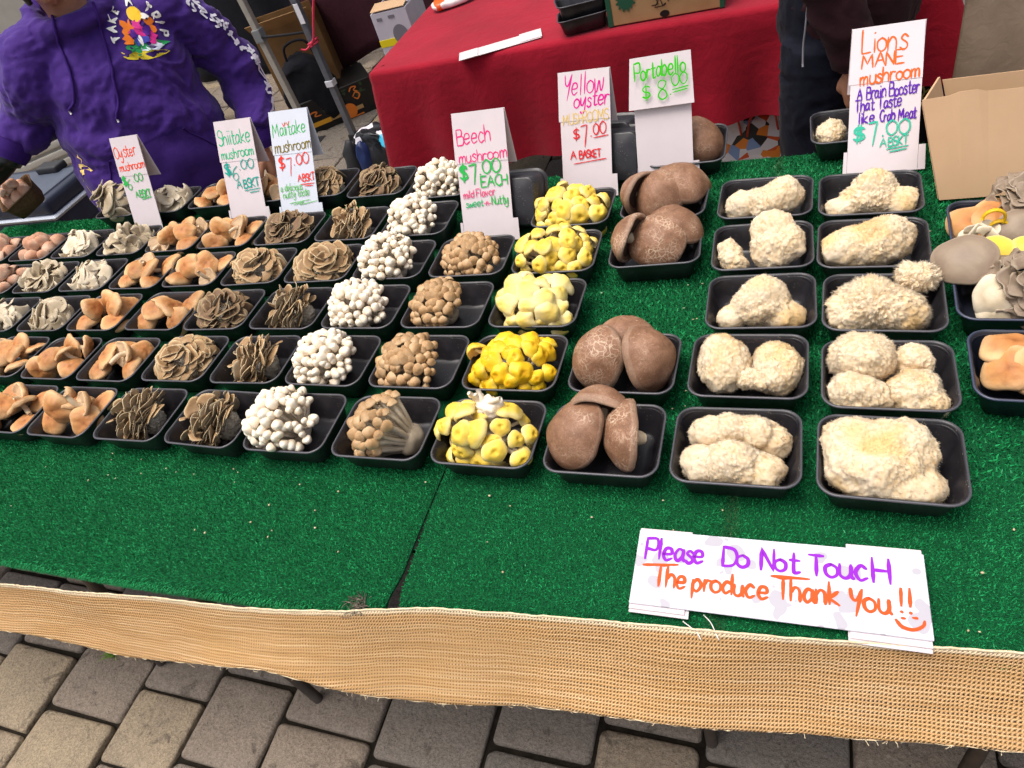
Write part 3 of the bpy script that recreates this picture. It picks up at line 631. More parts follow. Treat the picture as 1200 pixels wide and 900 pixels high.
# ---- fronds on a base (maitake, oyster)
def fronds(kind, label, group, x, y, z, axis, n, half, Rd, size, frondmat, seed, pk='mai', basemat=M_MAIB, squash=(1, 1, 1), up=.55, base_r=.028, core=.45, partname='fronds', spin=0, basesq=(1, 1, .8), ctr=None, shingle=None):
    g = np.random.default_rng(seed); M = frame(axis, spin); D = fib_dirs(n, half, g, .3); mb = MB(); sq = np.array(squash)
    for i, d in enumerate(D):
        V, F, ra, si = petal(pk, int(g.integers(8))); s = g.uniform(*size)
        radial = d; tang = np.cross(d, g.normal(0, 1, 3)); tang /= np.linalg.norm(tang)
        down = np.array([d[0], d[1], -.2]); down /= np.linalg.norm(down) + 1e-9
        grow = radial * up + down * (1 - up) + g.normal(0, .22, 3); grow /= np.linalg.norm(grow)         # petal grows this way
        topn = np.array([0, 0, 1.]) * .9 + radial * .5 + g.normal(0, .25, 3); topn -= grow * (topn @ grow); topn /= np.linalg.norm(topn) + 1e-9
        if shingle is not None:
            tg = np.array([d[0], d[1], 0]) + g.normal(0, .12, 3) * (1, 1, 0) + (1e-4, 0, 0); tg = tg - d * (tg @ d); tg /= np.linalg.norm(tg) + 1e-9; tg = tg + np.cross(d, tg) * g.normal(0, .25); tg /= np.linalg.norm(tg); al = R(shingle) + g.normal(0, .24)
            grow = math.cos(al) * tg + math.sin(al) * d; topn = math.cos(al) * d - math.sin(al) * tg; topn = -topn if al > 1.6 else topn
        Q = np.stack([np.cross(grow, topn), grow, topn], 1)
        p0 = d * sq * (Rd - s * .75) * g.uniform(core, 1.0) if shingle is None else d * sq * (Rd * g.uniform(.86, 1.0)) - grow * s * .72 - d * .004
        VV = (V * s @ Q.T + p0) @ M.T
        mb.add(VV if ctr is None else inside(VV, ctr, (x, y, z)), F, rad=ra, side=si)
    th = bpy.data.objects.new(kind, None); COL.objects.link(th); th.location = (x, y, z); th.empty_display_size = .03; tag(th, label, 'mushroom', group)
    mb.obj(partname, frondmat, th)
    V, F = ico(5); V = V * np.array(basesq) * base_r; V = V * (1 + .25 * fbm(V * 70, seed, 4) + .16 * np.abs(vnoise(V * 260, seed)) + .08 * vnoise(V * 600, seed))[:, None]; V = (V - (0, 0, Rd * .18)) @ M.T
    if ctr is not None: V = inside(V, ctr, (x, y, z))
    b = MB(); b.add(V, F); b.obj('base', basemat, th); return th
def worley(P, s=0):
    """distance to the nearest of one random point per unit cell"""
    i = np.floor(P).astype(np.int64); best = np.full(len(P), 9.)
    for a in (-1, 0, 1):
        for b in (-1, 0, 1):
            for c in (-1, 0, 1):
                x, y, z = i[:, 0] + a, i[:, 1] + b, i[:, 2] + c; q = np.stack([x + .5 + .45 * _h(x, y, z, s), y + .5 + .45 * _h(x, y, z, s + 1), z + .5 + .45 * _h(x, y, z, s + 2)], 1)
                best = np.minimum(best, ((P - q) ** 2).sum(1))
    return np.sqrt(best)
# ---- lion's mane lumps
def lump(label, x, y, z, lobes, seed, sub=6, fuzz=6000, shag=.0011, spin=0, len_=.0024, stain=0, ctr=None):
    """lobes: list of (cx,cy,cz,rx,ry,rz) ellipsoids that all reach the centre"""
    g = np.random.default_rng(seed); D, F = ico(sub); rr = np.zeros(len(D)); acc = np.zeros(len(D))
    for (cx, cy, cz, rx, ry, rz) in lobes:
        c = np.array([cx, cy, cz]); q = np.array([rx, ry, rz]); a = ((D / q) ** 2).sum(1); b = (D / q * (c / q)).sum(1); cc = ((c / q) ** 2).sum() - 1
        disc = b * b - a * cc; tt = np.where(disc > 0, (b + np.sqrt(np.maximum(disc, 0))) / a, 0); acc += np.maximum(tt, 1e-6) ** 14
    rr = acc ** (1 / 14.); P = D * rr[:, None]
    wq = P * (1, 1, .75); wl_ = worley(wq / .0054 + 0.6 * np.stack([vnoise(P * 90, seed + q_) for q_ in range(3)], 1), seed); wl2 = worley(wq / .0024, seed + 9)
    disp = .0062 * fbm(P * 26, seed, 2) + .0042 * fbm(P * 75 + 3, seed + 4, 2) + shag * 2.3 * (.75 - wl_) + shag * .7 * (.6 - wl2)
    P = P + D * disp[:, None]
    if ctr is not None: P = inside(P, ctr, (x, y, z))
    mb = MB(); st = np.clip(fbm(P * 16, seed + 8, 3) * 2.2 - .35 + stain, 0, 1) * (stain > 0)
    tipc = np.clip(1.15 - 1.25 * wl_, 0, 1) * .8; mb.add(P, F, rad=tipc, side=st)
    # short hanging spines over the whole surface
    k = fuzz; idx = g.integers(0, len(P), k); p = P[idx] + g.normal(0, .0006, (k, 3)); d = D[idx] + g.normal(0, .25, (k, 3)) + (0, 0, -.45); d /= np.linalg.norm(d, axis=1)[:, None]
    L = len_ * g.uniform(.5, 1.25, k)[:, None]; a = np.cross(d, g.normal(0, 1, (k, 3))); a /= np.linalg.norm(a, axis=1)[:, None] + 1e-9; b = np.cross(d, a); rb = .00042
    V = np.stack([p + a * rb, p - .5 * a * rb + .87 * b * rb, p - .5 * a * rb - .87 * b * rb, p + d * L], 1).reshape(-1, 3); q = np.arange(k)[:, None] * 4
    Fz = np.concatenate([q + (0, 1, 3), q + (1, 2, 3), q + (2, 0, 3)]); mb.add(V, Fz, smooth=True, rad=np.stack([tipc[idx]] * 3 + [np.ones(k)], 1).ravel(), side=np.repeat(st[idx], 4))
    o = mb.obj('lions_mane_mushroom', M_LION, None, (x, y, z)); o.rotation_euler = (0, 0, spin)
    return tag(o, label, 'mushroom', 'lions mane mushrooms in the trays')
# ---- portobello
PORT = []
for s in range(6):
    Rr = .052; H = .026 + .004 * (s % 3)
    V, F, ra, si = cap_geo(Rr, H, 300 + s, n=64, bend=.12 + .05 * (s % 3), roll=.28, thick=.45, lump=.05, wob=.05, flat=2.6)
    top = si < .5; mb = MB(); mb.add(V, F, rad=ra, side=si, crk=(s % 2) * .9); me = mb.mesh('portobello_cap'); me.materials.append(M_PORT)
    # gill ring: real thin plates
    gm = MB(); ng = 110; a = np.arange(ng) * 2 * np.pi / ng
    for aa in a:
        d = np.array([math.cos(aa), math.sin(aa), 0]); zs = -.28 * H
        P = np.array([d * .014 + (0, 0, zs + .45 * H * .72 - .0075), d * .047 + (0, 0, zs - .001), d * .047 + (0, 0, zs + .004), d * .014 + (0, 0, zs + .45 * H * .72 + .003)]); sd = np.array([-d[1], d[0], 0]) * .0005
        Vg = np.concatenate([P - sd, P + sd]); gm.add(Vg, [(0, 1, 2, 3), (7, 6, 5, 4), (0, 4, 5, 1), (3, 2, 6, 7)], smooth=False, rad=0)
    gme = gm.mesh('portobello_gills'); gme.materials.append(M_GILL)
    PORT.append((me, gme, stem_mesh('portobello_stem', M_STEM, .0125, .040, 320 + s, .12, z0=.004)))
def portobello(x, y, z, axis, s, label, spin=0, sc_=1.0):
    return mushroom('portobello_mushroom', PORT[s], label, (x, y, z), axis, spin, sc_, 'portobello mushrooms in the trays', partnames=('cap', 'gills', 'stem'))
BUTTON = [(cap_mesh('button_cap', M_BUT, 400 + s, Rr=.0195 + .002 * (s % 3), H=.019, roll=.35, thick=.25, lump=.05, wob=.05, flat=2.3), stem_mesh('button_stem', M_STEM, .008, .017, 420 + s, .1)) for s in range(4)]
SMALLCAP = {}
def capset(key, mat, Rr, H, n=4, **k):
    if key not in SMALLCAP: SMALLCAP[key] = [cap_mesh(key + '_cap', mat, 500 + 10 * len(SMALLCAP) + i, Rr=Rr, H=H, **k) for i in range(n)]
    return SMALLCAP[key]
W_CAPS = capset('white_beech', M_WHITE, .0096, .0100, flat=2.3, n=4, roll=.25, lump=.05)
B_CAPS = capset('brown_beech', M_BEECH, .0098, .0088, flat=2.4, n=4, roll=.2, lump=.06)
Y_CAPS = capset('yellow_oyster', M_YEL, .0185, .010, dimple=.006, wob=.12, bend=.25, roll=.35, lump=.08)
YD_CAPS = capset('deep_yellow_oyster', M_YELD, .0185, .011, dimple=.003, wob=.14, bend=.35, roll=.35, lump=.1)
YP_CAPS = capset('pale_yellow_oyster', M_PALEY, .0215, .012, dimple=.002, wob=.18, bend=.6, roll=.35, lump=.1)
# ---------------------------------------------------------------- trays and what is in them
GX = lambda k: -.269 - .198 * k
GY = lambda j: .668 + .165 * j
ROWNAME = {0: 'portobello', 1: 'yellow oyster', 2: 'brown beech', 3: 'white beech', 4: 'maitake'}
COLN = {0: 'portobello column', 1: 'yellow oyster column', 2: 'brown beech column', 3: 'white beech column', 4: 'inner maitake column', 5: 'outer maitake column',
        6: 'inner shiitake column', 7: 'outer shiitake column', 8: 'inner oyster column', 9: 'outer oyster column', 10: 'button mushroom column'}
def ordn(j): return ORD[j] + (' tray' if j == 0 else ' tray from the front')
def where(k, j): return '%s tray in the %s' % (ORD[j], COLN[k])
g0 = np.random.default_rng(77)
def put_tray(k, j, what, dx=0, dy=0, yaw=None, **kw):
    x, y = GX(k) + dx, GY(j) + dy + (.057 if j == 5 and k == 5 else .034 if j == 5 and k > 3 else 0)
    tray(x, y, g0.normal(0, .014) if yaw is None else yaw, 'black tray of %s, %s in the %s' % (what, ORD[j], COLN[k]), **kw); return x, y
# portobello
POSE = {0: [((-.046, -.010, .073), (-.42, -.42, .80), 0, 1.05, 'left'), ((.030, -.008, .068), (-.86, -.28, .38), 3, 1.05, 'right'), ((-.010, .044, .070), (-.05, .90, .22), 2, 1.0, 'back')],
        1: [((-.046, -.010, .073), (-.58, -.50, .62), 5, 1.06, 'left'), ((.048, -.004, .070), (.85, -.16, .45), 2, 1.08, 'right'), ((-.004, .046, .072), (.10, .15, .95), 4, 1.0, 'back')],
        3: [((-.052, -.004, .073), (-.86, .34, .22), 1, 1.0, 'left'), ((.004, -.010, .068), (-.12, -.62, .78), 3, 1.1, 'front'), ((.040, .034, .073), (.35, .0, .93), 0, 1.06, 'back')],
        4: [((-.060, .004, .068), (-.84, .40, .20), 4, 1.0, 'left'), ((-.012, -.006, .070), (-.22, -.45, .86), 2, 1.12, 'front'), ((.040, .030, .074), (.42, -.05, .90), 0, 1.12, 'back')],
        5: [((-.035, .0, .050), (-.35, -.30, .88), 2, 1.0, 'left'), ((.034, .006, .058), (.40, -.50, .76), 4, 1.05, 'right')]}
for j, P in POSE.items():
    jj = {0: 0, 1: 1, 3: 2, 4: 3, 5: 4}[j]; x, y = GX(0) + (.0, .003, 0, .008, .006, .028)[j], GY(j) + (0, .002, 0, .01, .008, .070)[j]
    tray(x, y, g0.normal(0, .02), 'black tray of portobello, %s in the portobello column' % ORD[jj], tilt=(.12 if j == 5 else 0, 0))
    for c, ax, s, sc_, nm in P: portobello(x + c[0], y + c[1], TABZ + c[2], ax, s, 'brown portobello at the %s of the %s portobello tray' % (nm, ORD[jj]), sc_=sc_, spin=j + s)
# yellow oysters
for j, (caps, mt, n, cr, half, ax, sq, rd) in enumerate([
        (Y_CAPS, M_YEL, 32, (.85, 1.35), 1.85, (-.05, -.45, .85), (1.18, .88, .90), .073), (YD_CAPS, M_YELD, 36, (.8, 1.25), 1.7, (0, -.3, .95), (1.25, .95, .85), .071), (YP_CAPS, M_PALEY, 32, (.75, 1.35), 1.7, (-.2, -.2, .95), (1.3, 1.0, .90), .073),
        (Y_CAPS, M_YEL, 38, (.75, 1.15), 1.7, (.1, -.3, .95), (1.25, 1.0, .90), .071), (Y_CAPS, M_YEL, 32, (.85, 1.3), 1.7, (0, -.3, .9), (1.25, 1.0, .95), .070)]):
    x, y = put_tray(1, j, 'yellow oyster mushrooms')
    nm = ['pale yellow oyster bunch with its white foot upward', 'deep golden oyster bunch', 'pale oyster bunch with long curled caps', 'bright yellow oyster bunch with an upturned cap', 'yellow oyster bunch under the yellow oyster sign'][j]
    bunch('yellow_oyster_mushroom', nm + ' in the %s yellow tray' % ORD[j], 'yellow oyster bunches', x - .004, y - .004, TABZ + .034, ax, n, half, rd, caps, mt, M_YSTEM, 600 + j, cr=cr, squash=sq, stem_r=.004, base_r=.026, tilt=.18, ctr=(x, y), layer=.28)
    if j == 0:
        mb = MB(); V, F = ico(4); V = V * (.026, .018, .024); V = V * (1 + .4 * fbm(V * 90, 4, 4))[:, None]; mb.add(V, F, rad=.2, side=0)
        for q in range(12):
            P = catmull([(0, 0, 0), g0.normal(0, .010, 3) + (-.004, 0, .010), g0.normal(0, .012, 3) + (-.016, .0, .016)], 6); mb.add(*tube(P, [.006, .0055, .005, .0048, .0046, .004], 8), rad=.2, side=0)
        mb.obj('foot', M_YSTEM, bpy.data.objects['yellow_oyster_mushroom'], (.012, .026, .052))
# brown beech
for j, (ax, half, n, dx, dy) in enumerate([((-.80, -.15, .55), 1.2, 72, -.012, -.004), ((-.25, -.40, .88), 1.4, 92, -.018, 0), ((-.35, -.25, .9), 1.3, 86, -.016, 0), ((-.1, -.40, .9), 1.35, 88, .0, .0)]):
    x, y = put_tray(2, j, 'brown beech mushrooms')
    nm = ['brown beech bunch lying on its side with stems showing', 'rounded brown beech bunch', 'brown beech bunch with a few upright stems', 'brown beech bunch under the beech sign'][j]
    bunch('brown_beech_mushroom', nm + ' in the %s brown beech tray' % ORD[j], 'brown beech bunches', x + dx + (.034 if j == 0 else .0), y + dy, TABZ + .030, ax, n, half, .084 if j == 0 else .068, B_CAPS, M_BEECH, M_BSTEM, 640 + j, cr=(.75, 1.3), squash=(.82, 1.0, 1) if j == 0 else (1.0, .95, .95), stem_r=.0042, base_r=.030 if j == 0 else .024, ctr=(x, y))
# white beech
for j in range(6):
    x, y = put_tray(3, j, 'white beech mushrooms')
    ax = [(-.30, -.35, .88), (-.25, -.30, .92), (-.2, -.3, .92), (-.25, -.3, .92), (-.3, -.3, .9), (.0, -.3, .95)][j]
    bunch('white_beech_mushroom', 'white beech bunch in the %s white beech tray%s' % (ORD[j], ['', '', '', ', tallest cap at its top', '', ', beside the beech sign'][j]), 'white beech bunches', x + (-.016, -.012, -.016, -.012, -.014, .0)[j], y, TABZ + .034, ax, 108, 1.5, .071 + .004 * (j in (0, 3)), W_CAPS, M_WHITE, M_WSTEM, 660 + j,
          cr=(.72, 1.28), squash=(1.0, .92, 1.0 if j else 1.08), stem_r=.0036, base_r=.027, ctr=(x, y))
# maitake
rm = np.random.default_rng(3)
for k in (4, 5):
    for j in range(6):
        x, y = put_tray(k, j, 'maitake mushroom'); side = (k == 4 and j in (0, 1, 2, 4)) or (k == 5 and j == 0)
        mt = M_MAID if (k, j) in ((5, 2), (4, 5), (5, 4)) else M_MAI
        if side:
            nm = 'maitake standing on edge with its pale cut side to the right'
            fronds('maitake_mushroom', '%s, %s tray in the %s' % ('maitake on edge with pale cut side', ORD[j], COLN[k]), 'maitake mushrooms', x + .012, y - .004, TABZ + .036, (-.72, -.25, .62), 125, 1.75, .078, (.020, .034), mt, 700 + 10 * k + j, pk='mai', up=.80, squash=(.78, .88, .95), base_r=.021, core=.25, basesq=(1.0, 1.45, .9), ctr=(x, y))
        else:
            fronds('maitake_mushroom', '%s, %s tray in the %s' % ('rosette of brown maitake fronds' if mt is M_MAI else 'dark rosette of maitake fronds', ORD[j], COLN[k]), 'maitake mushrooms', x - .004, y, TABZ + .030, (rm.normal(0, .15), -.3, .95), 84, 1.65, .074, (.022, .037), mt, 700 + 10 * k + j, squash=(1.12, .92, .92), base_r=.040, ctr=(x, y), shingle=60)
# shiitake
for k, js in ((6, range(6)), (7, range(6)), (8, (0, 1))):
    for j in js:
        if (k, j) == (8, 0): continue
        jj = j
        x, y = GX(k) + g0.normal(0, .003), GY(j) + g0.normal(0, .002) + (.057 if j == 5 else 0)
        wh = where(k, j) if k < 8 else 'shiitake tray before the oyster column'
        tray(x, y, g0.normal(0, .014), 'black tray of shiitake, %s' % (ORD[j] + ' in the ' + COLN[k] if k < 8 else 'in front of the oyster trays'))
        shiitake_pile(x, y, 800 + 10 * k + j, wh, 8)
# oysters
for k, js in ((8, (2, 3, 4, 5)), (9, (2, 3, 4, 5))):
    for j in js:
        x, y = GX(k), GY(j) + (.050 if j == 5 else 0)
        tray(x, y, g0.normal(0, .014), 'black tray of oyster mushrooms, %s in the %s' % (ORD[j - 2], COLN[k]))
        mt = M_OYSW if (k + j) % 2 else M_OYS; tall = (k, j) == (9, 5)
        fronds('oyster_mushroom', '%s oyster mushroom with %s caps, %s tray in the %s' % ('pale' if mt is M_OYSW else 'grey', 'ruffled' if (k + j) % 3 == 0 else 'broad', ORD[j - 2], COLN[k]), 'oyster mushrooms', x, y - .005, TABZ + (.052 if tall else .030), (rm.normal(0, .3), -.45, .85), 24, 1.55, .076, (.036, .058), mt, 900 + 10 * k + j, ctr=None if tall else (x, y),
               pk='ruf' if (k + j) % 3 == 0 else 'oys', basemat=M_WSTEM, shingle=26 if (k + j) % 3 else 42, squash=(1.12, .88, .75 if not tall else 1.25), base_r=.034, partname='caps')
# button mushrooms
def button_heap(x, y, z, seed, n, wh, spread=(.062, .045), MX_=None, sc_=1.0):
    g = np.random.default_rng(seed); names = ['front left', 'front middle', 'front right', 'middle left', 'centre', 'middle right', 'back left', 'back middle', 'back right', 'upper left', 'top', 'upper right', 'top front', 'top back']
    pos = [(-1, -1, 0), (0, -1, 0), (1, -1, 0), (-1, 0, 0), (0, 0, 0), (1, 0, 0), (-1, 1, 0), (0, 1, 0), (1, 1, 0), (-.55, -.1, 1), (0, .1, 1), (.55, 0, 1), (.1, -.6, 1), (.1, .7, 1)]
    for (a, b, c), nm in list(zip(pos, names))[:n]:
        th = g.uniform(.1, .9); az = g.uniform(0, 6.28); ax = (math.sin(th) * math.cos(az), math.sin(th) * math.sin(az) - .3, math.cos(th))
        p = Vector((x + a * spread[0] * .78 + g.normal(0, .003), y + b * spread[1] * .8 + g.normal(0, .003), z + .018 + c * .026 * sc_ + g.uniform(0, .004)))
        if MX_ is not None: p = MX_ @ p; ax = MX_.to_3x3() @ Vector(ax)
        mushroom('button_mushroom', BUTTON[g.integers(4)], 'pinkish brown button mushroom at the %s of the %s' % (nm, wh), p, ax, g.uniform(0, 6.28), g.uniform(.92, 1.15), 'button mushrooms')
for (k, j, wh) in ((10, 4, 'button tray beside the oysters'), (11, 4, 'outermost button tray'), (10, 3, 'front button tray')):
    x, y = GX(k), GY(j); tray(x, y, g0.normal(0, .02), 'black tray of button mushrooms, the ' + wh); button_heap(x, y, TABZ + .026, 40 + k + j, 14, wh)
# lion's mane: A column beside the portobello, B column beside the cardboard box
LA = [(-.074, .667), (-.066, .832), (-.054, .990), (-.058, 1.150), (-.059, 1.314)]
LB = [(.124, .660), (.131, .817), (.134, .981), (.127, 1.143), (.130, 1.302), (.115, 1.575)]
LN = 'the lions mane column beside the portobello'; LNB = 'the lions mane column beside the cardboard box'
for i, (x, y) in enumerate(LA): tray(x, y, (.005, -.007, .017, .022, -.017)[i], 'black tray of lions mane, %s in %s' % (ORD[i], LN))
for i, (x, y) in enumerate(LB): tray(x, y, (-.022, -.012, -.033, -.03, -.022, .02)[i], 'black tray of lions mane, %s in %s' % (ORD[i], LNB))
def lm(col, i, label, cx, cy, cz, lobes, seed, **k):
    x, y = (LA if col == 'A' else LB)[i]; return lump(label, x + cx, y + cy, TABZ + cz, lobes, seed, ctr=(x, y) if 'overhang' not in label else None, **k)
lm('A', 0, 'long lobed lions mane at the back of the portobello side frontmost tray', .006, .028, .040, [(0, 0, 0, .05, .024, .03), (-.045, 0, 0, .028, .024, .032), (-.018, 0, .004, .026, .026, .036), (.022, -.002, .002, .028, .024, .034), (.045, -.006, -.008, .026, .022, .026)], 1)
lm('A', 0, 'smooth wide lions mane at the front of the frontmost tray beside the portobello', -.004, -.026, .036, [(0, 0, 0, .068, .030, .026), (0, 0, .006, .038, .030, .034), (-.045, 0, .0, .030, .028, .026), (.04, -.004, -.006, .034, .028, .024)], 2)
lm('B', 0, 'largest single lions mane, alone in the frontmost tray beside the box', -.010, .0, .044, [(0, 0, 0, .062, .052, .040), (-.036, .018, .004, .042, .040, .040), (.02, .012, .006, .048, .042, .040), (.030, -.030, -.012, .048, .034, .026), (-.02, -.012, 0, .048, .046, .038)], 3, stain=.25, fuzz=8000)
lm('A', 1, 'round lions mane at the left of the second tray beside the portobello', -.036, .006, .044, [(0, 0, 0, .040, .046, .034), (-.006, .018, .006, .034, .034, .034)], 4, stain=.35)
lm('A', 1, 'yellowish lions mane at the right of the second tray beside the portobello', .040, .006, .040, [(0, 0, 0, .038, .042, .034), (.006, -.010, .0, .036, .034, .034)], 5, stain=.45)
lm('A', 1, 'small folded lions mane lying in the middle of the second portobello side tray', .008, -.026, .046, [(0, 0, 0, .030, .018, .016), (-.01, 0, 0, .018, .016, .018)], 6, fuzz=1200, stain=.1)
lm('B', 1, 'round white lions mane at the back left of the second tray beside the box', -.034, .026, .056, [(0, 0, 0, .044, .040, .040)], 7, len_=.0032)
lm('B', 1, 'lions mane at the front left of the second tray beside the box', -.040, -.030, .038, [(0, 0, 0, .040, .032, .030), (.018, -.004, -.004, .036, .028, .026)], 8)
lm('B', 1, 'small lions mane at the back right of the second tray beside the box', .036, .032, .046, [(0, 0, 0, .027, .024, .024), (.012, -.002, -.002, .018, .020, .02)], 9, fuzz=1600, stain=.2)
lm('B', 1, 'lions mane at the front right of the second tray beside the box', .036, -.022, .038, [(0, 0, 0, .036, .036, .030), (.012, -.016, -.006, .034, .026, .024)], 10, stain=.35)
lm('A', 2, 'peaked lions mane alone in the third tray beside the portobello', .002, -.006, .044, [(0, 0, 0, .052, .036, .036), (.006, .010, .010, .038, .036, .040), (-.048, -.014, -.014, .026, .024, .022), (.040, -.014, -.012, .034, .028, .026)], 11, stain=.1)
lm('B', 2, 'shaggy coarse lions mane filling the third tray beside the box', -.012, -.004, .042, [(0, 0, 0, .058, .042, .034), (-.046, -.012, -.006, .036, .034, .028), (.036, -.012, .0, .042, .036, .032), (-.01, .014, .004, .050, .034, .034)], 12, shag=.0034, len_=.0055, fuzz=9000, stain=.2)
lm('B', 2, 'small shaggy lions mane overhanging the back right of the third tray beside the box', .052, .046, .060, [(0, 0, 0, .034, .022, .020), (-.014, .006, .004, .018, .016, .016)], 13, shag=.0030, len_=.006, fuzz=1800)
lm('A', 3, 'tall bumpy lions mane at the right of the fourth tray beside the portobello', .022, .004, .052, [(0, 0, 0, .046, .040, .036), (-.004, .020, .016, .040, .034, .036), (.022, -.004, .0, .034, .034, .034), (-.004, -.022, -.012, .034, .028, .024)], 14, fuzz=3200)
lm('A', 3, 'narrow lions mane at the left of the fourth tray beside the portobello', -.056, -.012, .036, [(0, 0, 0, .024, .032, .024), (-.006, .014, .008, .018, .02, .022), (.012, -.018, -.006, .022, .02, .02)], 15, fuzz=1600)
lm('B', 3, 'flat topped lions mane with golden crown in the fourth tray beside the box', -.004, .0, .046, [(0, 0, 0, .070, .046, .034), (.024, .012, .010, .046, .036, .032), (-.034, -.008, 0, .044, .038, .030)], 16, stain=.45, len_=.003)
lm('A', 4, 'three lobed white lions mane in the fifth tray beside the portobello', .0, -.004, .040, [(0, 0, 0, .052, .034, .030), (.032, .006, .010, .040, .036, .034), (-.048, -.006, -.002, .032, .034, .030), (-.006, -.006, 0, .032, .034, .030)], 17)
lm('B', 4, 'jagged cream lions mane in the fifth tray beside the box', .004, -.004, .038, [(0, 0, 0, .056, .034, .030), (.004, .012, .016, .036, .030, .034), (.048, -.008, -.004, .034, .030, .026), (-.05, -.014, -.008, .032, .024, .022)], 18, stain=.25, shag=.0022)
lm('B', 5, 'small white lions mane in the tray behind the lions mane sign', -.048, .0, .036, [(0, 0, 0, .028, .032, .026), (-.006, -.012, 0, .024, .022, .022)], 19, fuzz=1400)
lm('B', 5, 'lions mane peeking out right of the lions mane sign', .046, .0, .036, [(0, 0, 0, .030, .034, .028)], 20, fuzz=1200)
# mixed trays at the right end
MX = [(.330, .838), (.328, 1.003), (.340, 1.180)]
MN = ['shiitake and oyster mix, frontmost of the navy trays', 'large grey oyster mushrooms, middle of the navy trays', 'mixed oyster and lemon caps, navy tray against the cardboard box']
for (x, y), nm in zip(MX, MN): tray(x, y, -.04, 'navy plastic tray of ' + nm, me=NAVY_ME, group='navy trays of mixed mushrooms')
OYSCAP = [cap_mesh('grey_oyster_cap', M_OYSG, 560 + i, Rr=.045, H=.014, bend=.1, wob=.06, roll=.3, lump=.04, n=48) for i in range(3)]
OSTEM = stem_mesh('oyster_stem', M_WSTEM, .008, .03, 570)
x, y = MX[0]
for q, (dx, dy, dz, ax, s, nm) in enumerate([(-.044, -.008, .050, (-.3, -.4, .85), 1.1, 'front left'), (-.034, .036, .052, (.1, .2, .95), 1.15, 'back left'), (-.002, -.012, .056, (.2, -.5, .85), 1.2, 'middle'), (.045, .012, .05, (.3, -.2, .9), 1.1, 'right')]):
    mushroom('shiitake_mushroom', SHI[(q * 2 + 1) % 9], 'smooth brown shiitake at the %s of the frontmost navy tray' % nm, (x + dx, y + dy, TABZ + dz), ax, q, s, 'mushrooms in the navy trays')
fronds('oyster_mushroom', 'small grey oyster bunch at the front of the frontmost navy tray', 'mushrooms in the navy trays', x + .018, y - .045, TABZ + .035, (0, -.5, .8), 12, 1.3, .035, (.018, .028), M_OYSG, 950, pk='oys', basemat=M_WSTEM, base_r=.012, partname='caps')
x, y = MX[1]
mushroom('oyster_mushroom', (OYSCAP[0], OSTEM), 'broad smooth grey brown oyster cap overhanging the left of the middle navy tray', (x - .075, y + .048, TABZ + .078), (-.25, -.42, .86), 1.0, 1.0, 'mushrooms in the navy trays')
fronds('oyster_mushroom', 'dark grey ruffled oyster bunch in the middle navy tray', 'mushrooms in the navy trays', x + .01, y + .004, TABZ + .050, (.1, -.5, .85), 46, 1.5, .066, (.024, .040), M_OYSG, 951, pk='ruf', basemat=M_WSTEM, base_r=.030, partname='caps', shingle=58)
PALECAP = [cap_mesh('pale_oyster_cap', M_OYSW, 590 + i, Rr=.030, H=.010, bend=.22, wob=.12, roll=.3, lump=.06) for i in range(2)]
mushroom('oyster_mushroom', (PALECAP[0], OSTEM), 'pale cream oyster cap at the front left of the middle navy tray', (x - .044, y - .026, TABZ + .062), (-.2, -.62, .75), 0, 1.0, 'mushrooms in the navy trays')
mushroom('oyster_mushroom', (PALECAP[1], OSTEM), 'lower pale cream oyster cap under another pale cap in the middle navy tray', (x - .036, y - .034, TABZ + .046), (-.1, -.70, .70), 1.4, 1.0, 'mushrooms in the navy trays')
LEM = [cap_mesh('lemon_cap', M_YEL, 580 + i, Rr=.030, H=.012, bend=.1, wob=.05, roll=.3, lump=.04) for i in range(2)]
mushroom('yellow_oyster_mushroom', (LEM[0], OSTEM), 'lemon yellow oyster cap tucked behind the broad grey oyster cap', (x - .030, y + .078, TABZ + .070), (-.1, -.35, .93), 0, .95, 'mushrooms in the navy trays')
mushroom('yellow_oyster_mushroom', (LEM[1], OSTEM), 'smaller lemon yellow cap at the back of the middle navy tray', (x + .016, y + .080, TABZ + .073), (.1, -.3, .93), 0, .75, 'mushrooms in the navy trays')
x, y = MX[2]
for q, (dx, dy, dz, ax, s, nm) in enumerate([(-.055, .012, .048, (-.3, -.3, .9), 1.15, 'left'), (-.018, .018, .056, (.1, -.2, .95), 1.2, 'middle')]):
    mushroom('shiitake_mushroom', SHI[(q * 3 + 2) % 9], 'orange tan shiitake at the %s of the navy tray against the box' % nm, (x + dx, y + dy, TABZ + dz), ax, q, s, 'mushrooms in the navy trays')
mushroom('oyster_mushroom', (OYSCAP[1], OSTEM), 'round grey oyster cap at the front right of the navy tray against the box', (x + .010, y - .030, TABZ + .060), (.1, -.55, .83), 2.0, .85, 'mushrooms in the navy trays')
fronds('oyster_mushroom', 'dark ruffled oyster bunch at the back of the navy tray against the box', 'mushrooms in the navy trays', x + .022, y + .048, TABZ + .058, (.0, -.3, .95), 40, 1.5, .056, (.022, .036), M_OYSG, 953, pk='ruf', basemat=M_WSTEM, base_r=.024, partname='caps', shingle=58)
fronds('oyster_mushroom', 'little white curled oyster bunch at the front left of the navy tray by the box', 'mushrooms in the navy trays', x - .048, y - .036, TABZ + .040, (-.2, -.5, .85), 10, 1.3, .036, (.018, .028), M_OYSW, 954, pk='oys', basemat=M_WSTEM, base_r=.012, partname='caps', up=.8)
mb = MB()
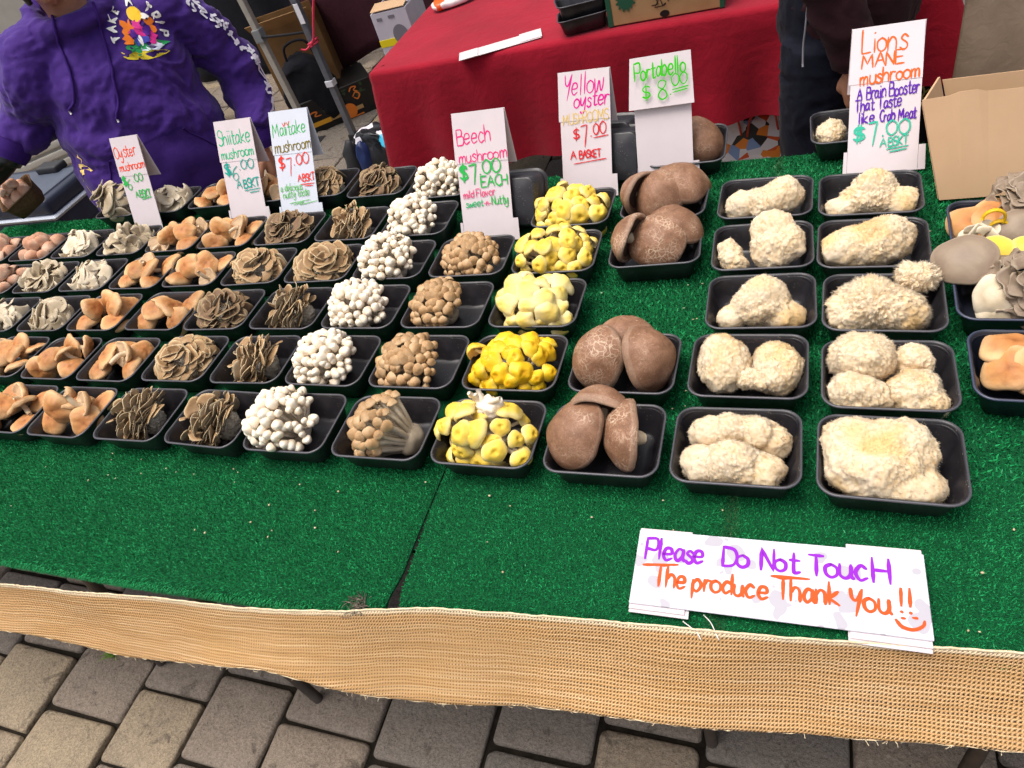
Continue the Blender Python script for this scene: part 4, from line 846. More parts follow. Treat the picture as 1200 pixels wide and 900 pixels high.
for rx, cx, cz in ((.016, -.004, .010), (.014, .006, -.010)):
    a = np.linspace(-.6, 3.2, 14); P = np.stack([cx + rx * np.cos(a), 0 * a, cz + rx * np.sin(a)], 1); mb.add(*tube(P, .0042, 8, flat=.6), rad=.5, side=0)
o = mb.obj('yellow_mushroom_rind', M_YELD, None, (x - .030, y - .026, TABZ + .070)); tag(o, 'curved bright yellow mushroom rim on the white curled oyster by the box', 'mushroom')
# ---------------------------------------------------------------- hand lettering
# strokes: 'c' smooth, 'l' straight; coordinates in tenths (x, y); y=10 cap height, 6 x-height, 0 baseline
G = {
'A': 'l0,0 3,10 6,0;l1,4 5,4', 'B': 'l0,0 0,10;c0,10 4,9.5 4,6 0,5.4;c0,5.4 5.2,5 5,.4 0,0', 'C': 'c5.5,8.5 3,10 .3,7 .4,3 3,0 5.6,1.5', 'D': 'l0,0 0,10;c0,10 4.6,9 6,5 4.4,1 0,0', 'E': 'l5,10 0,10 0,0 5,0;l0,5 4,5',
'H': 'l0,0 0,10;l5,0 5,10;l0,5 5,5', 'I': 'l0,0 0,10', 'K': 'l0,0 0,10;l5,10 0,4.5 5,0', 'L': 'c.3,10 .2,5 .3,.6 1,0 4.6,.3', 'M': 'l0,0 .8,10 3.5,3 6.2,10 7,0', 'N': 'l0,0 0,10 5,0 5,10', 'O': 'c3,10 .2,7.5 .2,2.5 3,0 5.8,2.5 5.8,7.5 3,10', 'P': 'l0,0 0,10;c0,10 5,10 5,4.8 0,5',
'R': 'l0,0 0,10;c0,10 4.6,10 4.6,5.2 0,5;l1.5,5 5,0', 'S': 'c5,8.6 3,10 .6,8.6 1,6 4.4,4.4 5,1.6 2.6,0 .2,1.2', 'T': 'l0,10 6,10;l3,10 3,0', 'U': 'c0,10 0,3 2.6,0 5.2,3 5.2,10', 'V': 'l0,10 2.8,0 5.6,10', 'W': 'c0,10 .6,2 2,0 3.6,6 5,0 6.6,3 7,10', 'Y': 'c0,10 .5,6 2.4,5 5,9.8;l5,10 2,-2', 'F': 'l0,0 0,10 5,10;l0,5.4 4,5.4',
'a': 'c4.4,5.4 2,6.2 .2,3 1.6,.2 4,2.5 4.4,6;c4.4,6 4.2,2 5.2,.2', 'b': 'l0,10 0,0;c0,4 2.5,6.4 4.6,3.4 2.5,-.2 0,1', 'c': 'c4.2,5 2.2,6.2 .2,3 1.8,-.2 4.4,1', 'd': 'c4.4,5 2,6 .2,3 1.6,.2 4.2,2;l4.6,10 4.6,0', 'e': 'c.4,3 4.2,3.4 3.8,5.8 1.4,5.8 .2,2.6 1.8,0 4.6,1.2', 'f': 'c4.5,9 3,10.4 2,8 1.8,0;l.2,5.6 4,5.6', 'g': 'c4.4,5.4 2,6.2 .2,3 1.8,.4 4.2,3;c4.6,6 4.6,-2 2,-3.6 .4,-2.4',
'h': 'l0,10 0,0;c0,3.5 2,6 4,4.6 4.2,0', 'i': 'l.6,6 .6,0;l.5,8.6 .8,8.8', 'k': 'l0,10 0,0;l4,6 0,2.6 4.4,0', 'l': 'l.6,10 .6,0', 'm': 'l0,6 0,0;c0,3.6 1.6,6 2.8,4.8 2.9,0;c2.9,3.6 4.4,6 5.8,4.8 6,0', 'n': 'l0,6 0,0;c0,3.6 2,6 4,4.6 4.2,0', 'o': 'c2.4,6 .2,4.4 .4,1.4 2.4,0 4.6,1.4 4.6,4.4 2.4,6', 'p': 'l0,6 0,-4;c0,4 2.5,6.6 4.6,3.4 2.5,-.2 0,1.2',
'r': 'l0,6 0,0;c0,3.6 1.4,5.8 3.6,5.4', 's': 'c3.8,5 2,6.2 .6,4.6 3.2,2.6 3.4,.8 1.6,-.2 0,1', 't': 'c1.6,9.4 1.5,1.4 2.2,0 4,.6;l0,6 3.8,6', 'u': 'c0,6 0,1.4 2,0 4,1.8 4.2,6;c4.2,6 4.2,1.6 5,0', 'v': 'l0,6 2,0 4,6', 'w': 'c0,6 .6,.6 1.8,.4 3,5 4.4,.4 5.6,2 6,6', 'x': 'l0,6 4,0;l4,6 0,0', 'y': 'c0,6 .4,2 2,1.4 4,5.8;c4.2,6 3.6,-2 1.6,-3.8 0,-2.6', 'z': 'l0,6 4,6 0,0 4,0',
'$': 'c4.6,8 2.4,9 .6,7.4 1.2,5.4 4,4.2 4.6,2 2.4,.8 .2,2;l2.6,10.6 2.2,-1', '0': 'c2.6,10 .2,7 .4,2.4 2.6,0 4.8,2.6 4.8,7.4 2.6,10', '6': 'c4.4,9.6 1.4,7 .2,3 2,0 4.4,1.8 3.6,4.6 1.6,4.8 .4,3', '7': 'l0,9.4 4.6,10 2.6,-1', '8': 'c2.6,5.4 .6,7 1,9.4 2.8,10 4.4,8.6 3.4,6.2 1.4,4.4 .4,2 2.4,0 4.6,1.4 4,4 2.6,5.4', '.': 'l.2,.2 .6,.5', '!': 'l.8,10 .5,3;l.4,.4 .5,.7', '-': 'l0,3.4 3,3.6', ' ': '',
}
ADV = {'m': 7, 'w': 7, 'M': 8.2, 'W': 8, 'i': 2, 'l': 2.6, 'I': 1.6, '.': 2, '!': 2.4, ' ': 3.6, 't': 4.4, 'r': 4, 's': 4.6, 'f': 4.4, '-': 4, 'T': 6.6, 'P': 6.6, 'O': 6.8, 'A': 7}
def ribbon(P, wd, z, taper=True):
    """flat marker stroke in the XY plane, a little thickness in Z"""
    P = np.asarray(P, float); T = np.gradient(P, axis=0); T /= np.linalg.norm(T, axis=1)[:, None] + 1e-12; Nn = np.stack([-T[:, 1], T[:, 0]], 1)
    n = len(P); ext = P.copy(); ext[0] -= T[0] * wd * .3; ext[-1] += T[-1] * wd * .3
    ww = wd / 2 * (1 + .16 * np.sin(np.linspace(0, 5, n) + P[0, 0] * 900)) * (np.array([.55] + [1] * (n - 2) + [.5]) if taper else 1)
    A = ext + Nn * ww[:, None]; B = ext - Nn * ww[:, None]
    V = np.concatenate([np.column_stack([A, np.full(n, z)]), np.column_stack([B, np.full(n, z)])]); i = np.arange(n - 1)
    return V, np.stack([i + n, i + n + 1, i + 1, i], 1)
_gl = random.Random(4)
def letters(mb, text, x, y, h, wd, sx=1.0, slope=0., z=.0004, shear=.0, jit=.25, fit=None):
    """write text with its baseline starting at (x, y); h is the cap height; fit = total width"""
    if fit: sx = fit / max(1e-6, sum(ADV.get(c, 5.8) for c in text) / 10 * h)
    x0 = x; zz = z
    for ch in text:
        j = (_gl.uniform(-jit, jit) * h / 10, _gl.uniform(-jit, jit) * h / 10); sc_ = _gl.uniform(.94, 1.06)
        for s in (G.get(ch) or '').split(';'):
            if not s: continue
            P = np.array([[float(v) for v in q.split(',')] for q in s[1:].split()]) * h / 10 * sc_
            if s[0] == 'c': P = catmull(P, 4 * len(P) + 4)
            else:
                Q = []
                for a, b in zip(P[:-1], P[1:]): Q += [a + (b - a) * k for k in np.linspace(0, 1, 5)[:-1]]
                P = np.array(Q + [P[-1]])
            P[:, 0] += P[:, 1] * shear; P[:, 0] = P[:, 0] * sx; P = P + (x, y) + j; P[:, 1] += (P[:, 0] - x0) * slope
            V, F = ribbon(P, wd, zz); mb.add(V, F, smooth=False); zz += .000012
        x += ADV.get(ch, 5.8) * h / 10 * sx
    return x
def line(mb, P, wd, z=.0006):
    V, F = ribbon(catmull(np.array(P), 12), wd, z); mb.add(V, F, smooth=False)
INK = {}
def ink(hexc):
    if hexc not in INK: INK[hexc] = simple('marker_ink', hexc, rough=.6, spec=.2)
    return INK[hexc]
t = NT('sign_card'); t.base(t.mix(t.ramp(t.noise(25, 4), [(.35, (0, 0, 0)), (.8, (.35, .35, .35))]), srgb('d3c7c9'), srgb('c3b9ba'))); t.rough(.55); t.spec(.3); CARD = t.m
t = NT('cool_sign_card'); t.base(t.mix(t.ramp(t.noise(25, 4), [(.35, (0, 0, 0)), (.8, (.35, .35, .35))]), srgb('cbcfd8'), srgb('bbc0ca'))); t.rough(.55); t.spec(.3); CARDB = t.m

def sign(label, x0, x1, yb, lean, H, lines, card=CARD, yaw=0, flap='back', tabs=True, zb=TABZ, extra=None, topw=None):
    """folded card standing on the table: front panel, short flap folded over the top, tabs at the foot"""
    W = x1 - x0; s = thing('price_sign', label, 'sign', ((x0 + x1) / 2, yb, zb), (0, 0, yaw), 'hand lettered price signs'); tl = math.radians(lean)
    fr = bpy.data.objects.new('panel', None)
    mb = MB(); th = .0016; w2 = (topw or W) / 2
    def pt(x, v, o=0): return (x, v * math.sin(tl) - o * math.cos(tl), v * math.cos(tl) + o * math.sin(tl))     # o = out of the front face
    def slab(mb, xa, xb, xc, xd, v0, v1, o0, o1, oo=th):
        V = [pt(xa, v0, o0), pt(xb, v0, o0), pt(xd, v1, o1), pt(xc, v1, o1)]; B = [pt(xa, v0, o0 - oo), pt(xb, v0, o0 - oo), pt(xd, v1, o1 - oo), pt(xc, v1, o1 - oo)]
        mb.add(V + B, [(0, 1, 2, 3), (7, 6, 5, 4), (0, 4, 5, 1), (1, 5, 6, 2), (2, 6, 7, 3), (3, 7, 4, 0)], smooth=False)
    slab(mb, -W / 2, W / 2, -w2, w2, .0, H, 0, 0); mb.obj('panel', card, s)
    mb = MB()
    if flap == 'back':          # the flap hangs behind and swings out, so its side edge shows on the right
        fl = H * .40; V = [pt(-w2 - .002, H, .0), pt(w2 + .002, H, .0), pt(w2 + .004, H - fl, -.045), pt(-w2 - .004, H - fl, -.050)]
        B = [tuple(np.array(p) + np.array((0, .0012, .0006))) for p in V]; mb.add(V + B, [(3, 2, 1, 0), (4, 5, 6, 7), (0, 1, 5, 4), (1, 2, 6, 5), (2, 3, 7, 6), (3, 0, 4, 7)], smooth=False)
        # narrow strip of the same flap folded round the front top, slightly wider than the panel
        slab(mb, -w2 - .0035, w2 + .0005, -w2 - .001, w2, H * .62, H + .0008, .0010, .0010, .0008)
    else:                       # the flap hangs down in front
        slab(mb, -w2 - .010, w2 + .008, -w2 - .003, w2 + .003, H * .62, H + .001, .012, .0035, .0014)
    mb.obj('flap', card, s)
    if tabs:
        mb = MB(); slab(mb, -W / 2 - .008, -W / 2 - .0005, -W / 2 - .007, -W / 2 - .0005, .0, .045, .001, .001); mb.obj('foot_tab', card, s); mb = MB(); slab(mb, W / 2 + .0005, W / 2 + .014, W / 2 + .0005, W / 2 + .013, .0, .05, .001, .001); mb.obj('foot_tab', card, s)
    off = .0014 if flap == 'back' else .0165
    M = Matrix(((1, 0, 0, 0), (0, math.sin(tl), -math.cos(tl), 0), (0, math.cos(tl), math.sin(tl), 0), (0, 0, 0, 1)))
    by = {}
    for L in lines:
        col = L.pop('c'); by.setdefault(col, []).append(L)
    zz = 0
    for col, Ls in by.items():
        mb = MB()
        for L in Ls:
            zz += .00004
            if 'pts' in L: line(mb, [((p[0] - .5) * W, p[1] * H) for p in L['pts']], L['w'], z=zz)
            else: letters(mb, L['t'], (L['x'] - .5) * W, L['y'] * H, L['h'], L['w'], slope=L.get('s', .05), shear=L.get('sh', 0), fit=L['f'] * W if 'f' in L else None, z=zz, jit=L.get('j', .3))
        o = mb.obj('lettering', ink(col), s); o.matrix_local = Matrix.Translation(pt(0, 0, off - (0 if flap == 'front' else 0))) @ M
    return s
T_ = lambda t, x, y, h, w, c, f=None, **k: dict(t=t, x=x, y=y, h=h, w=w, c=c, **({'f': f} if f else {}), **k)
U_ = lambda c, w, *p: dict(c=c, w=w, pts=p)
OR, GR, TEAL, RED, OLV, PK, MAG, TAN, PUR, MINT, LIME = 'e8451c', '2fae4e', '1f9f8e', 'e23a2e', '7a6a1c', 'e0357a', 'd61f8c', 'd9b860', '5a1fa0', '35b394', '3fc21e'
sign('oyster price sign in orange and green lettering, furthest sign along the turf', -1.940, -1.827, 1.427, 25.3, 0.295, [
    T_('Oyster', .03, .80, .034, .0030, OR, .80), T_('mushroom', .06, .67, .024, .0028, OR, .94), T_('$', .02, .53, .028, .0042, GR, .16), T_('$', .05, .53, .028, .0042, GR, .16), T_('6', .17, .48, .034, .0026, GR, .20), T_('.00', .42, .555, .024, .0026, GR, .40),
    T_('A', .36, .395, .020, .0026, GR, .14), T_('BSKT', .52, .395, .022, .0034, GR, .42), U_(GR, .0026, (.55, .375), (.92, .395))], tabs=False, yaw=0.00)
sign('shiitake price sign in teal lettering standing before the second shiitake column', -1.565, -1.431, 1.443, 29.0, 0.292, [
    T_('Shiitake', .03, .77, .040, .0032, '2fb07a', .92), T_('mushroom', .05, .645, .028, .0030, '2fb07a', .92), T_('$', .05, .50, .032, .0036, TEAL, .20), T_('$', .08, .485, .032, .0030, TEAL, .20), T_('6', .26, .44, .042, .0026, TEAL, .22), T_('.00', .48, .535, .026, .0026, TEAL, .42),
    T_('A', .32, .36, .022, .0028, TEAL, .16), T_('BSKT', .52, .36, .024, .0036, TEAL, .44), U_(TEAL, .0024, (.52, .335), (.95, .35)), U_(TEAL, .0024, (.66, .315), (.92, .325))], yaw=-0.03)
sign('maitake price sign with red seven dollar price and small red marks over its name', -1.376, -1.244, 1.438, 32.0, 0.300, [
    T_('Maiitake', .04, .775, .036, .0026, GR, .90), T_('vv', .32, .86, .018, .0026, RED, .22), T_('mushroom', .05, .635, .030, .0028, OLV, .96), T_('$', .09, .49, .034, .0040, RED, .17), T_('$', .11, .485, .034, .0030, RED, .17), T_('7', .30, .44, .046, .0026, RED, .18), T_('.00', .50, .515, .030, .0028, RED, .42),
    T_('A', .55, .365, .018, .0024, RED, .12), T_('BSKT', .68, .365, .020, .0030, RED, .32), U_(RED, .0022, (.60, .34), (.97, .345)), U_(RED, .0022, (.70, .325), (.92, .325)),
    T_('a delicious', .05, .285, .020, .0018, '58b64c', .60), T_('nutty taste', .10, .225, .020, .0018, '58b64c', .72), U_('58b64c', .0018, (.25, .175), (.80, .20)), U_('58b64c', .0018, (.36, .16), (.62, .185), (.52, .16), (.98, .185))], card=CARDB, yaw=-0.03)
sign('beech price sign in pink and green lettering standing behind the last beech tray', -0.743, -0.613, 1.291, 28.4, 0.290, [
    T_('Beech', .05, .76, .036, .0030, PK, .70), T_('mushroom', .06, .62, .026, .0026, PK, .94), T_('$', .03, .49, .034, .0042, GR, .18), T_('$', .06, .485, .034, .0036, GR, .18), T_('7', .24, .47, .042, .0036, GR, .18), T_('.00', .44, .525, .030, .0034, GR, .42), T_('EACH', .44, .425, .024, .0032, GR, .54),
    T_('mild Flavor', .07, .345, .018, .0019, 'e0457a', .64), T_('sweet', .10, .275, .016, .0020, '2fae6a', .36), T_('-n-', .47, .28, .014, .0020, 'e0457a', .14), T_('Nutty', .62, .285, .020, .0022, '2fae4e', .34)], yaw=-0.02)
sign('yellow oyster price sign with magenta name and tan lettering below it', -0.530, -0.407, 1.451, 28.0, 0.281, [
    T_('Yellow', .10, .815, .044, .0030, MAG, .80, sh=.12), T_('oyster', .28, .715, .034, .0034, MAG, .70, sh=.12), T_('MUSHROOMS', .06, .59, .024, .0020, TAN, .92), T_('$', .25, .47, .024, .0030, 'd2252e', .14), T_('7', .42, .42, .046, .0028, 'd2252e', .16), T_('.', .60, .49, .024, .0030, 'd2252e'), T_('00', .66, .50, .026, .0026, 'd2252e', .26), U_('d2252e', .0022, (.66, .475), (.95, .49)),
    T_('A', .18, .315, .018, .0028, 'd2252e', .12), T_('BASKET', .36, .315, .017, .0030, 'd2252e', .44), U_('d2252e', .0022, (.24, .275), (.90, .305))], yaw=-0.06)
sign('portabello price sign with green lettering on its front flap and a blank panel', -0.347, -0.220, 1.472, 24, 0.280, [
    T_('Portabello', .06, .83, .034, .0036, LIME, .90, s=.06), T_('$', .18, .69, .030, .0034, LIME, .17, s=.06), T_('8', .45, .675, .038, .0030, LIME, .20, s=.06), T_('.', .66, .70, .03, .003, LIME), T_('00', .70, .76, .024, .0028, LIME, .28, s=.05), U_(LIME, .0026, (.70, .735), (.98, .75)), U_(LIME, .0026, (.71, .715), (.96, .73))], flap='front', yaw=0.02)
sign('lions mane price sign in orange, purple and mint lettering beside the cardboard box', 0.098, 0.229, 1.456, 40.0, 0.292, [
    T_('Lions', .14, .825, .046, .0034, 'e2601e', .66, s=.0), T_('MANE', .15, .725, .026, .0034, 'e2601e', .60, s=.03), T_('mushroom', .14, .61, .028, .0034, 'e2601e', .84, s=.05), T_('A', .10, .51, .022, .0026, PUR, .08), T_('Brain', .24, .51, .026, .0026, PUR, .28), T_('Booster', .56, .515, .026, .0026, PUR, .42), T_('That Taste', .08, .43, .024, .0026, PUR, .66), T_('like', .14, .345, .024, .0028, PUR, .24), T_('Crab', .44, .345, .024, .0026, PUR, .22), T_('Meat', .70, .345, .024, .0026, PUR, .26),
    T_('$', .08, .225, .030, .0040, MINT, .14, s=0), T_('$', .12, .225, .030, .0040, MINT, .14, s=0), T_('7', .28, .205, .044, .0036, MINT, .15, s=0), T_('.00', .48, .25, .030, .0032, MINT, .40, s=0), T_('A', .46, .175, .017, .0022, MINT, .11), T_('BSKT', .58, .175, .018, .0026, MINT, .28), U_(MINT, .0026, (.56, .155), (.86, .17)), U_(MINT, .0026, (.60, .135), (.84, .15))], yaw=-0.02)# upturned empty trays that prop the signs
def prop_tray(x, y, z, rot, label):
    o = bpy.data.objects.new('upturned_tray', TRAY_ME); COL.objects.link(o); o.location = (x, y, z); o.rotation_euler = rot; tag(o, label, 'tray', 'upturned trays behind the signs')
prop_tray(-.632, 1.291 + .050, TABZ + .068, (R(-118.4), 0, -.02), 'upturned grey black tray propped behind the beech sign')
prop_tray(-.420, 1.451 + .052, TABZ + .068, (R(-118), 0, -.05), 'upturned grey black tray propped behind the yellow oyster sign')
prop_tray(-.445, 1.451 + .112, TABZ + .066, (R(-112), 0, -.12), 'second upturned tray behind the one propping the yellow oyster sign')

# the do-not-touch card lying on the turf
t = NT('speckled_card'); v1 = t.vor(42, rnd=1); mk = t.noise(17, 2)
wv = t.n('TexVoronoi'); wv.inputs['Scale'].default_value = 34; t.l(t.co(), wv.inputs['Vector'])
sz = t.math('MULTIPLY', t.math('SUBTRACT', mk, .40), 2.1)
spot = t.math('LESS_THAN', wv.outputs['Distance'], sz); spot2 = t.math('LESS_THAN', t.vor(95), t.math('MULTIPLY', t.math('SUBTRACT', t.noise(40, 1), .54), 1.6))
t.base(t.mix(t.math('MAXIMUM', spot, spot2), srgb('d0cdd5'), srgb('aaa6ae'))); t.rough(.5); SPECK = t.m
s = thing('notice_card', 'white do not touch notice in purple and orange lying at the front of the turf', 'notice', (-.019, .481, TABZ + .008), (R(1.5), R(0), R(.8)))
mb = MB(); V, F = rbox(-.178, .178, -.056, .056, 0, .0028, .0008, 1); mb.add(V, F, smooth=False); mb.obj('card', SPECK, s)
for xa, xb, ya, yb, z in ((-.178, -.105, -.062, .0605, -.0026), (-.178, -.10, -.066, .055, -.0052), (.090, .1765, -.064, .0635, -.0026), (.088, .176, -.069, .058, -.0052)):
    mb = MB(); V, F = rbox(xa, xb, ya, yb, z, z + .0018, .0004, 1); mb.add(V, F, smooth=False); mb.obj('folded_flap', CARD, s)
mb = MB(); h = .030
for tx, x, f in (('Please', -.166, .082), ('Do', -.062, .036), ('Not', -.013, .048), ('Touc', .045, .070), ('H', .118, .022)): letters(mb, tx, x, .012 if tx != 'H' else .010, h if tx != 'H' else .034, .0046, fit=f, slope=-.015, z=.0032, jit=.35)
mb.obj('lettering', ink('8a1fb4'), s)
mb = MB()
for tx, x, y, hh, f in (('The', -.150, -.028, .030, .046), ('produce', -.098, -.028, .027, .096), ('Thank', .008, -.026, .030, .074), ('You', .092, -.030, .030, .046), ('!!', .146, -.026, .032, .018)): letters(mb, tx, x, y, hh, .0044, fit=f, slope=-.01, z=.0032, jit=.35)
line(mb, [(-.166, .001), (-.12, .006)], .004, .0036); line(mb, [(.0, .004), (.045, .005)], .004, .0036)
line(mb, [(.140, -.036), (.146, -.044), (.158, -.046), (.168, -.040), (.170, -.034)], .0042, .0036); line(mb, [(.146, -.033), (.150, -.033)], .003, .0036); line(mb, [(.158, -.031), (.163, -.031)], .003, .0036)
mb.obj('lettering', ink('f0501e'), s)
# loose threads below the card
TH = simple('white_thread', 'd8d4cc', rough=.8)
for P, lb in (([(-.125, .412, .7495), (-.115, .405, .752), (-.105, .398, .752), (-.10, .39, .752)], 'curled white thread lying beneath the notice card'), ([(-.10, .425, .7495), (-.09, .415, .751), (-.082, .400, .753), (-.078, .392, .755)], 'straighter white thread running from the notice card to the burlap')):
    mb = MB(); mb.add(*tube(catmull(P, 14), .0008, 5)); tag(mb.obj('thread', TH), lb, 'thread')
# ---------------------------------------------------------------- people
from mathutils.bvhtree import BVHTree
SKIN = NT('skin'); t = SKIN; t.base(t.mix(t.ramp(t.noise(40, 4), [(.35, (0, 0, 0)), (.75, (.5, .5, .5))]), srgb('c08a6c'), srgb('a5684e'))); t.rough(.5); t.spec(.35)
t.b.inputs['Subsurface Weight'].default_value = .1; t.b.inputs['Subsurface Radius'].default_value = (.01, .004, .002); t.b.inputs['Subsurface Scale'].default_value = 1; SKIN = t.m
def fabric(name, c1, c2, wscale=900, bump=.25, rough=.85, sheen=.03):
    t = NT(name); n = t.noise(18, 5); t.base(t.mix(t.ramp(n, [(.3, (0, 0, 0)), (.75, (1, 1, 1))]), srgb(c1), srgb(c2))); t.rough(rough); t.spec(.15)
    t.b.inputs['Sheen Weight'].default_value = sheen; t.b.inputs['Sheen Roughness'].default_value = .5
    t.bump(t.noise(wscale, 2), bump, .001); t.bump(t.noise(30, 5, dist=.8), .35, .006); return t.m
PURPLE = fabric('purple_fleece', '3e2370', '472a7a', sheen=.12); BLACKF = fabric('black_trousers', '141419', '1c1c22'); NAVYF = fabric('navy_trousers', '0d0f1a', '121522'); MAROONF = fabric('maroon_knit', '2a1418', '341a1f')
GLOVE = simple('black_nitrile', '121316', '1b1c20', 60, .38, .5, .3, 120); HAIR = simple('dark_hair', '231912', '3a2a1e', 200, .5, .4); SHOE = simple('shoe', '17171a', '26262a', 60, .6)
EYEW = simple('eye', 'e8e4dc', rough=.2); 
def ellip(c, r, M=None, sub=4):
    V, F = ico(sub); V = V * np.array(r)
    if M is not None: V = V @ np.array(M).T
    return V + np.array(c), F
def loft(rings, n=40):
    """rings: (cx, cy, z, rx, ry, power)"""
    a = np.arange(n) * 2 * np.pi / n; V = []
    for r in rings:
        cx, cy, z, rx, ry = r[:5]; p = r[5] if len(r) > 5 else 2.3
        c, s = np.cos(a), np.sin(a); V.append(np.stack([cx + rx * np.sign(c) * abs(c) ** (2 / p), cy + ry * np.sign(s) * abs(s) ** (2 / p), np.full(n, z)], 1))
    m = len(V); V = np.concatenate(V + [[[rings[0][0], rings[0][1], rings[0][2]]], [[rings[-1][0], rings[-1][1], rings[-1][2]]]])
    return V, [gridf(m, n, wv=True, flip=True), np.array([(m * n, (j + 1) % n, j) for j in range(n)]), np.array([(m * n + 1, (m - 1) * n + j, (m - 1) * n + (j + 1) % n) for j in range(n)])]
def limb(pts, rad, n=20, flat=1.): return tube(catmull(pts, 8 * len(pts)), np.interp(np.linspace(0, 1, 8 * len(pts)), np.linspace(0, 1, len(rad)), rad), n, flat=flat)
def hand(mb, wrist, fwd, palm, s=1.0, curl=.35, thumb=1, spread=.1, grow=0):
    """palm, four fingers and a thumb; fwd = wrist to knuckles, palm = direction the palm faces"""
    f = np.array(fwd, float); f /= np.linalg.norm(f); p = np.array(palm, float); p -= f * (p @ f); p /= np.linalg.norm(p); w = np.cross(f, p) * thumb; W = np.array(wrist, float)
    P = lambda a, b, c: W + s * (f * a + w * b + p * c)
    for b in (-.027, -.009, .009, .027): mb.add(*tube(catmull([P(-.012, b * .55, 0), P(.045, b * .9, -.002), P(.088, b, -.001)], 10), s * np.array([.016, .0165, .017, .017, .017, .0165, .016, .0155, .015, .0125]) + grow, 12))
    for b, L, cu in ((.029, .066, .85), (.010, .074, 1.0), (-.009, .070, 1.1), (-.027, .055, 1.25)):
        ang = 0; q = np.array([.086, b, -.001]); pts = [P(*q)]; sp_ = b / .03 * spread
        for seg, fr in ((.46, .7), (.30, 1.1), (.24, .8)):
            ang += curl * cu * fr; q = q + L * seg * np.array([math.cos(ang), math.sin(sp_) * .6, math.sin(ang)]); pts.append(P(*q))
        mb.add(*tube(catmull(pts, 14), s * np.linspace(.0098, .0072, 14) + grow, 10))
        mb.add(*ellip(pts[-1], (s * .0074 + grow,) * 3, sub=2))
    pts = [P(.012, .020, .004), P(.038, .046, .014), P(.062, .056, .024), P(.086, .056, .034)]
    mb.add(*tube(catmull(pts, 14), s * np.array([.016, .016, .0155, .015, .014, .013, .0122, .0118, .0115, .0112, .0108, .0102, .0095, .008]) + grow, 10)); mb.add(*ellip(pts[-1], (s * .0082 + grow,) * 3, sub=2))
def foldify(V, N, amp, seed, sc_=(9, 9, 14)):
    f = fbm(V * np.array(sc_) + 1.7 * np.stack([vnoise(V * 5, seed + 3)] * 3, 1), seed, 3); r = 1 - 2 * np.abs(f)
    return V + N * (amp * (r - .6))[:, None]
def head(mb, c, s=1.0, yaw=0, pitch=0):
    """skull, jaw, nose, ears and brow; faces -Y before yaw"""
    M = (Matrix.Rotation(yaw, 3, 'Z') @ Matrix.Rotation(pitch, 3, 'X')); Mn = np.array(M); c = np.array(c)
    L = lambda p: c + s * (Mn @ np.array(p))
    for p, r in (((0, .012, .035), (.074, .092, .085)), ((0, -.028, -.035), (.058, .062, .070)), ((0, -.052, -.080), (.030, .030, .026)), ((-.035, -.052, -.028), (.026, .026, .026)), ((.035, -.052, -.028), (.026, .026, .026))): mb.add(*ellip(L(p), np.array(r) * s, Mn))
    mb.add(*tube(catmull([L((0, -.084, .012)), L((0, -.098, -.010)), L((0, -.106, -.028)), L((0, -.090, -.036))], 9), s * np.array([.008, .009, .010, .011, .0125, .0135, .014, .012, .008]), 10))
    mb.add(*tube(catmull([L((-.020, -.083, -.060)), L((0, -.093, -.058)), L((.020, -.083, -.060))], 9), s * .0065, 8)); mb.add(*tube(catmull([L((-.018, -.082, -.070)), L((0, -.091, -.071)), L((.018, -.082, -.070))], 9), s * .007, 8))
    for q in (-1, 1):
        mb.add(*tube(catmull([L((q * .012, -.084, .030)), L((q * .032, -.084, .034)), L((q * .054, -.068, .026))], 9), s * .008, 8))
        mb.add(*ellip(L((q * .078, .008, -.005)), np.array((.010, .020, .032)) * s, Mn))
    return L
def eyes(L, s, parent):
    mb = MB()
    for q in (-1, 1): mb.add(*ellip(L((q * .030, -.070, .008)), (s * .0125,) * 3, sub=3))
    mb.obj('eyes', EYEW, parent)

# --- vendor in the purple hoodie
vend = thing('person', 'vendor in a purple hoodie with printed chest, holding a punnet in a black gloved hand', 'person', (-2.15, 1.95, 0), (0, 0, math.atan2(.7407, .6718)))
SH_R, EL_R, WR_R = (.215, .0, 1.185), (.335, .0, .93), (.268, -.150, .712)
SH_L, EL_L, WR_L = (-.225, -.0, 1.225), (-.335, .06, 1.080), (-.488, .01, .990)
body = MB()
L = head(body, (-.075, -.075, 1.455), 1.0, yaw=-.25, pitch=.38)
body.add(*limb([(-.05, .015, 1.22), (-.055, -.01, 1.32), (-.07, -.05, 1.42)], [.075, .062, .058])); body.add(*loft([(-.06, .0, .62, .18, .13), (-.05, .0, .9, .17, .13), (-.03, .0, 1.1, .16, .12), (-.03, .0, 1.24, .12, .085)]))
body.add(*limb([SH_R, EL_R, WR_R], [.055, .045, .032])); body.add(*limb([SH_L, EL_L, WR_L], [.055, .045, .032]))
hand(body, (WR_R[0] - .002, WR_R[1] - .004, WR_R[2] - .012), (-.10, -.14, -1), (-.75, .35, .1), 1.05, .28, thumb=-1)
for q in (-1, 1): body.add(*limb([(-.06 + q * .10, 0, .72), (-.06 + q * .105, -.02, .42), (-.06 + q * .11, .0, .06)], [.08, .055, .040])); body.add(*limb([(-.06 + q * .11, .02, .05), (-.06 + q * .12, -.12, .035)], [.036, .030]))
V, F, N = remesh(body, .0065, 3); mb = MB(); mb.add(V, F); mb.obj('body', SKIN, vend); eyes(L, 1, vend)
mb = MB()
hr = np.random.default_rng(8)
V, F = ellip(L((0, .022, .052)), (.084, .094, .086)); mb.add(V + .004 * vnoise(V * 60)[:, None], F)
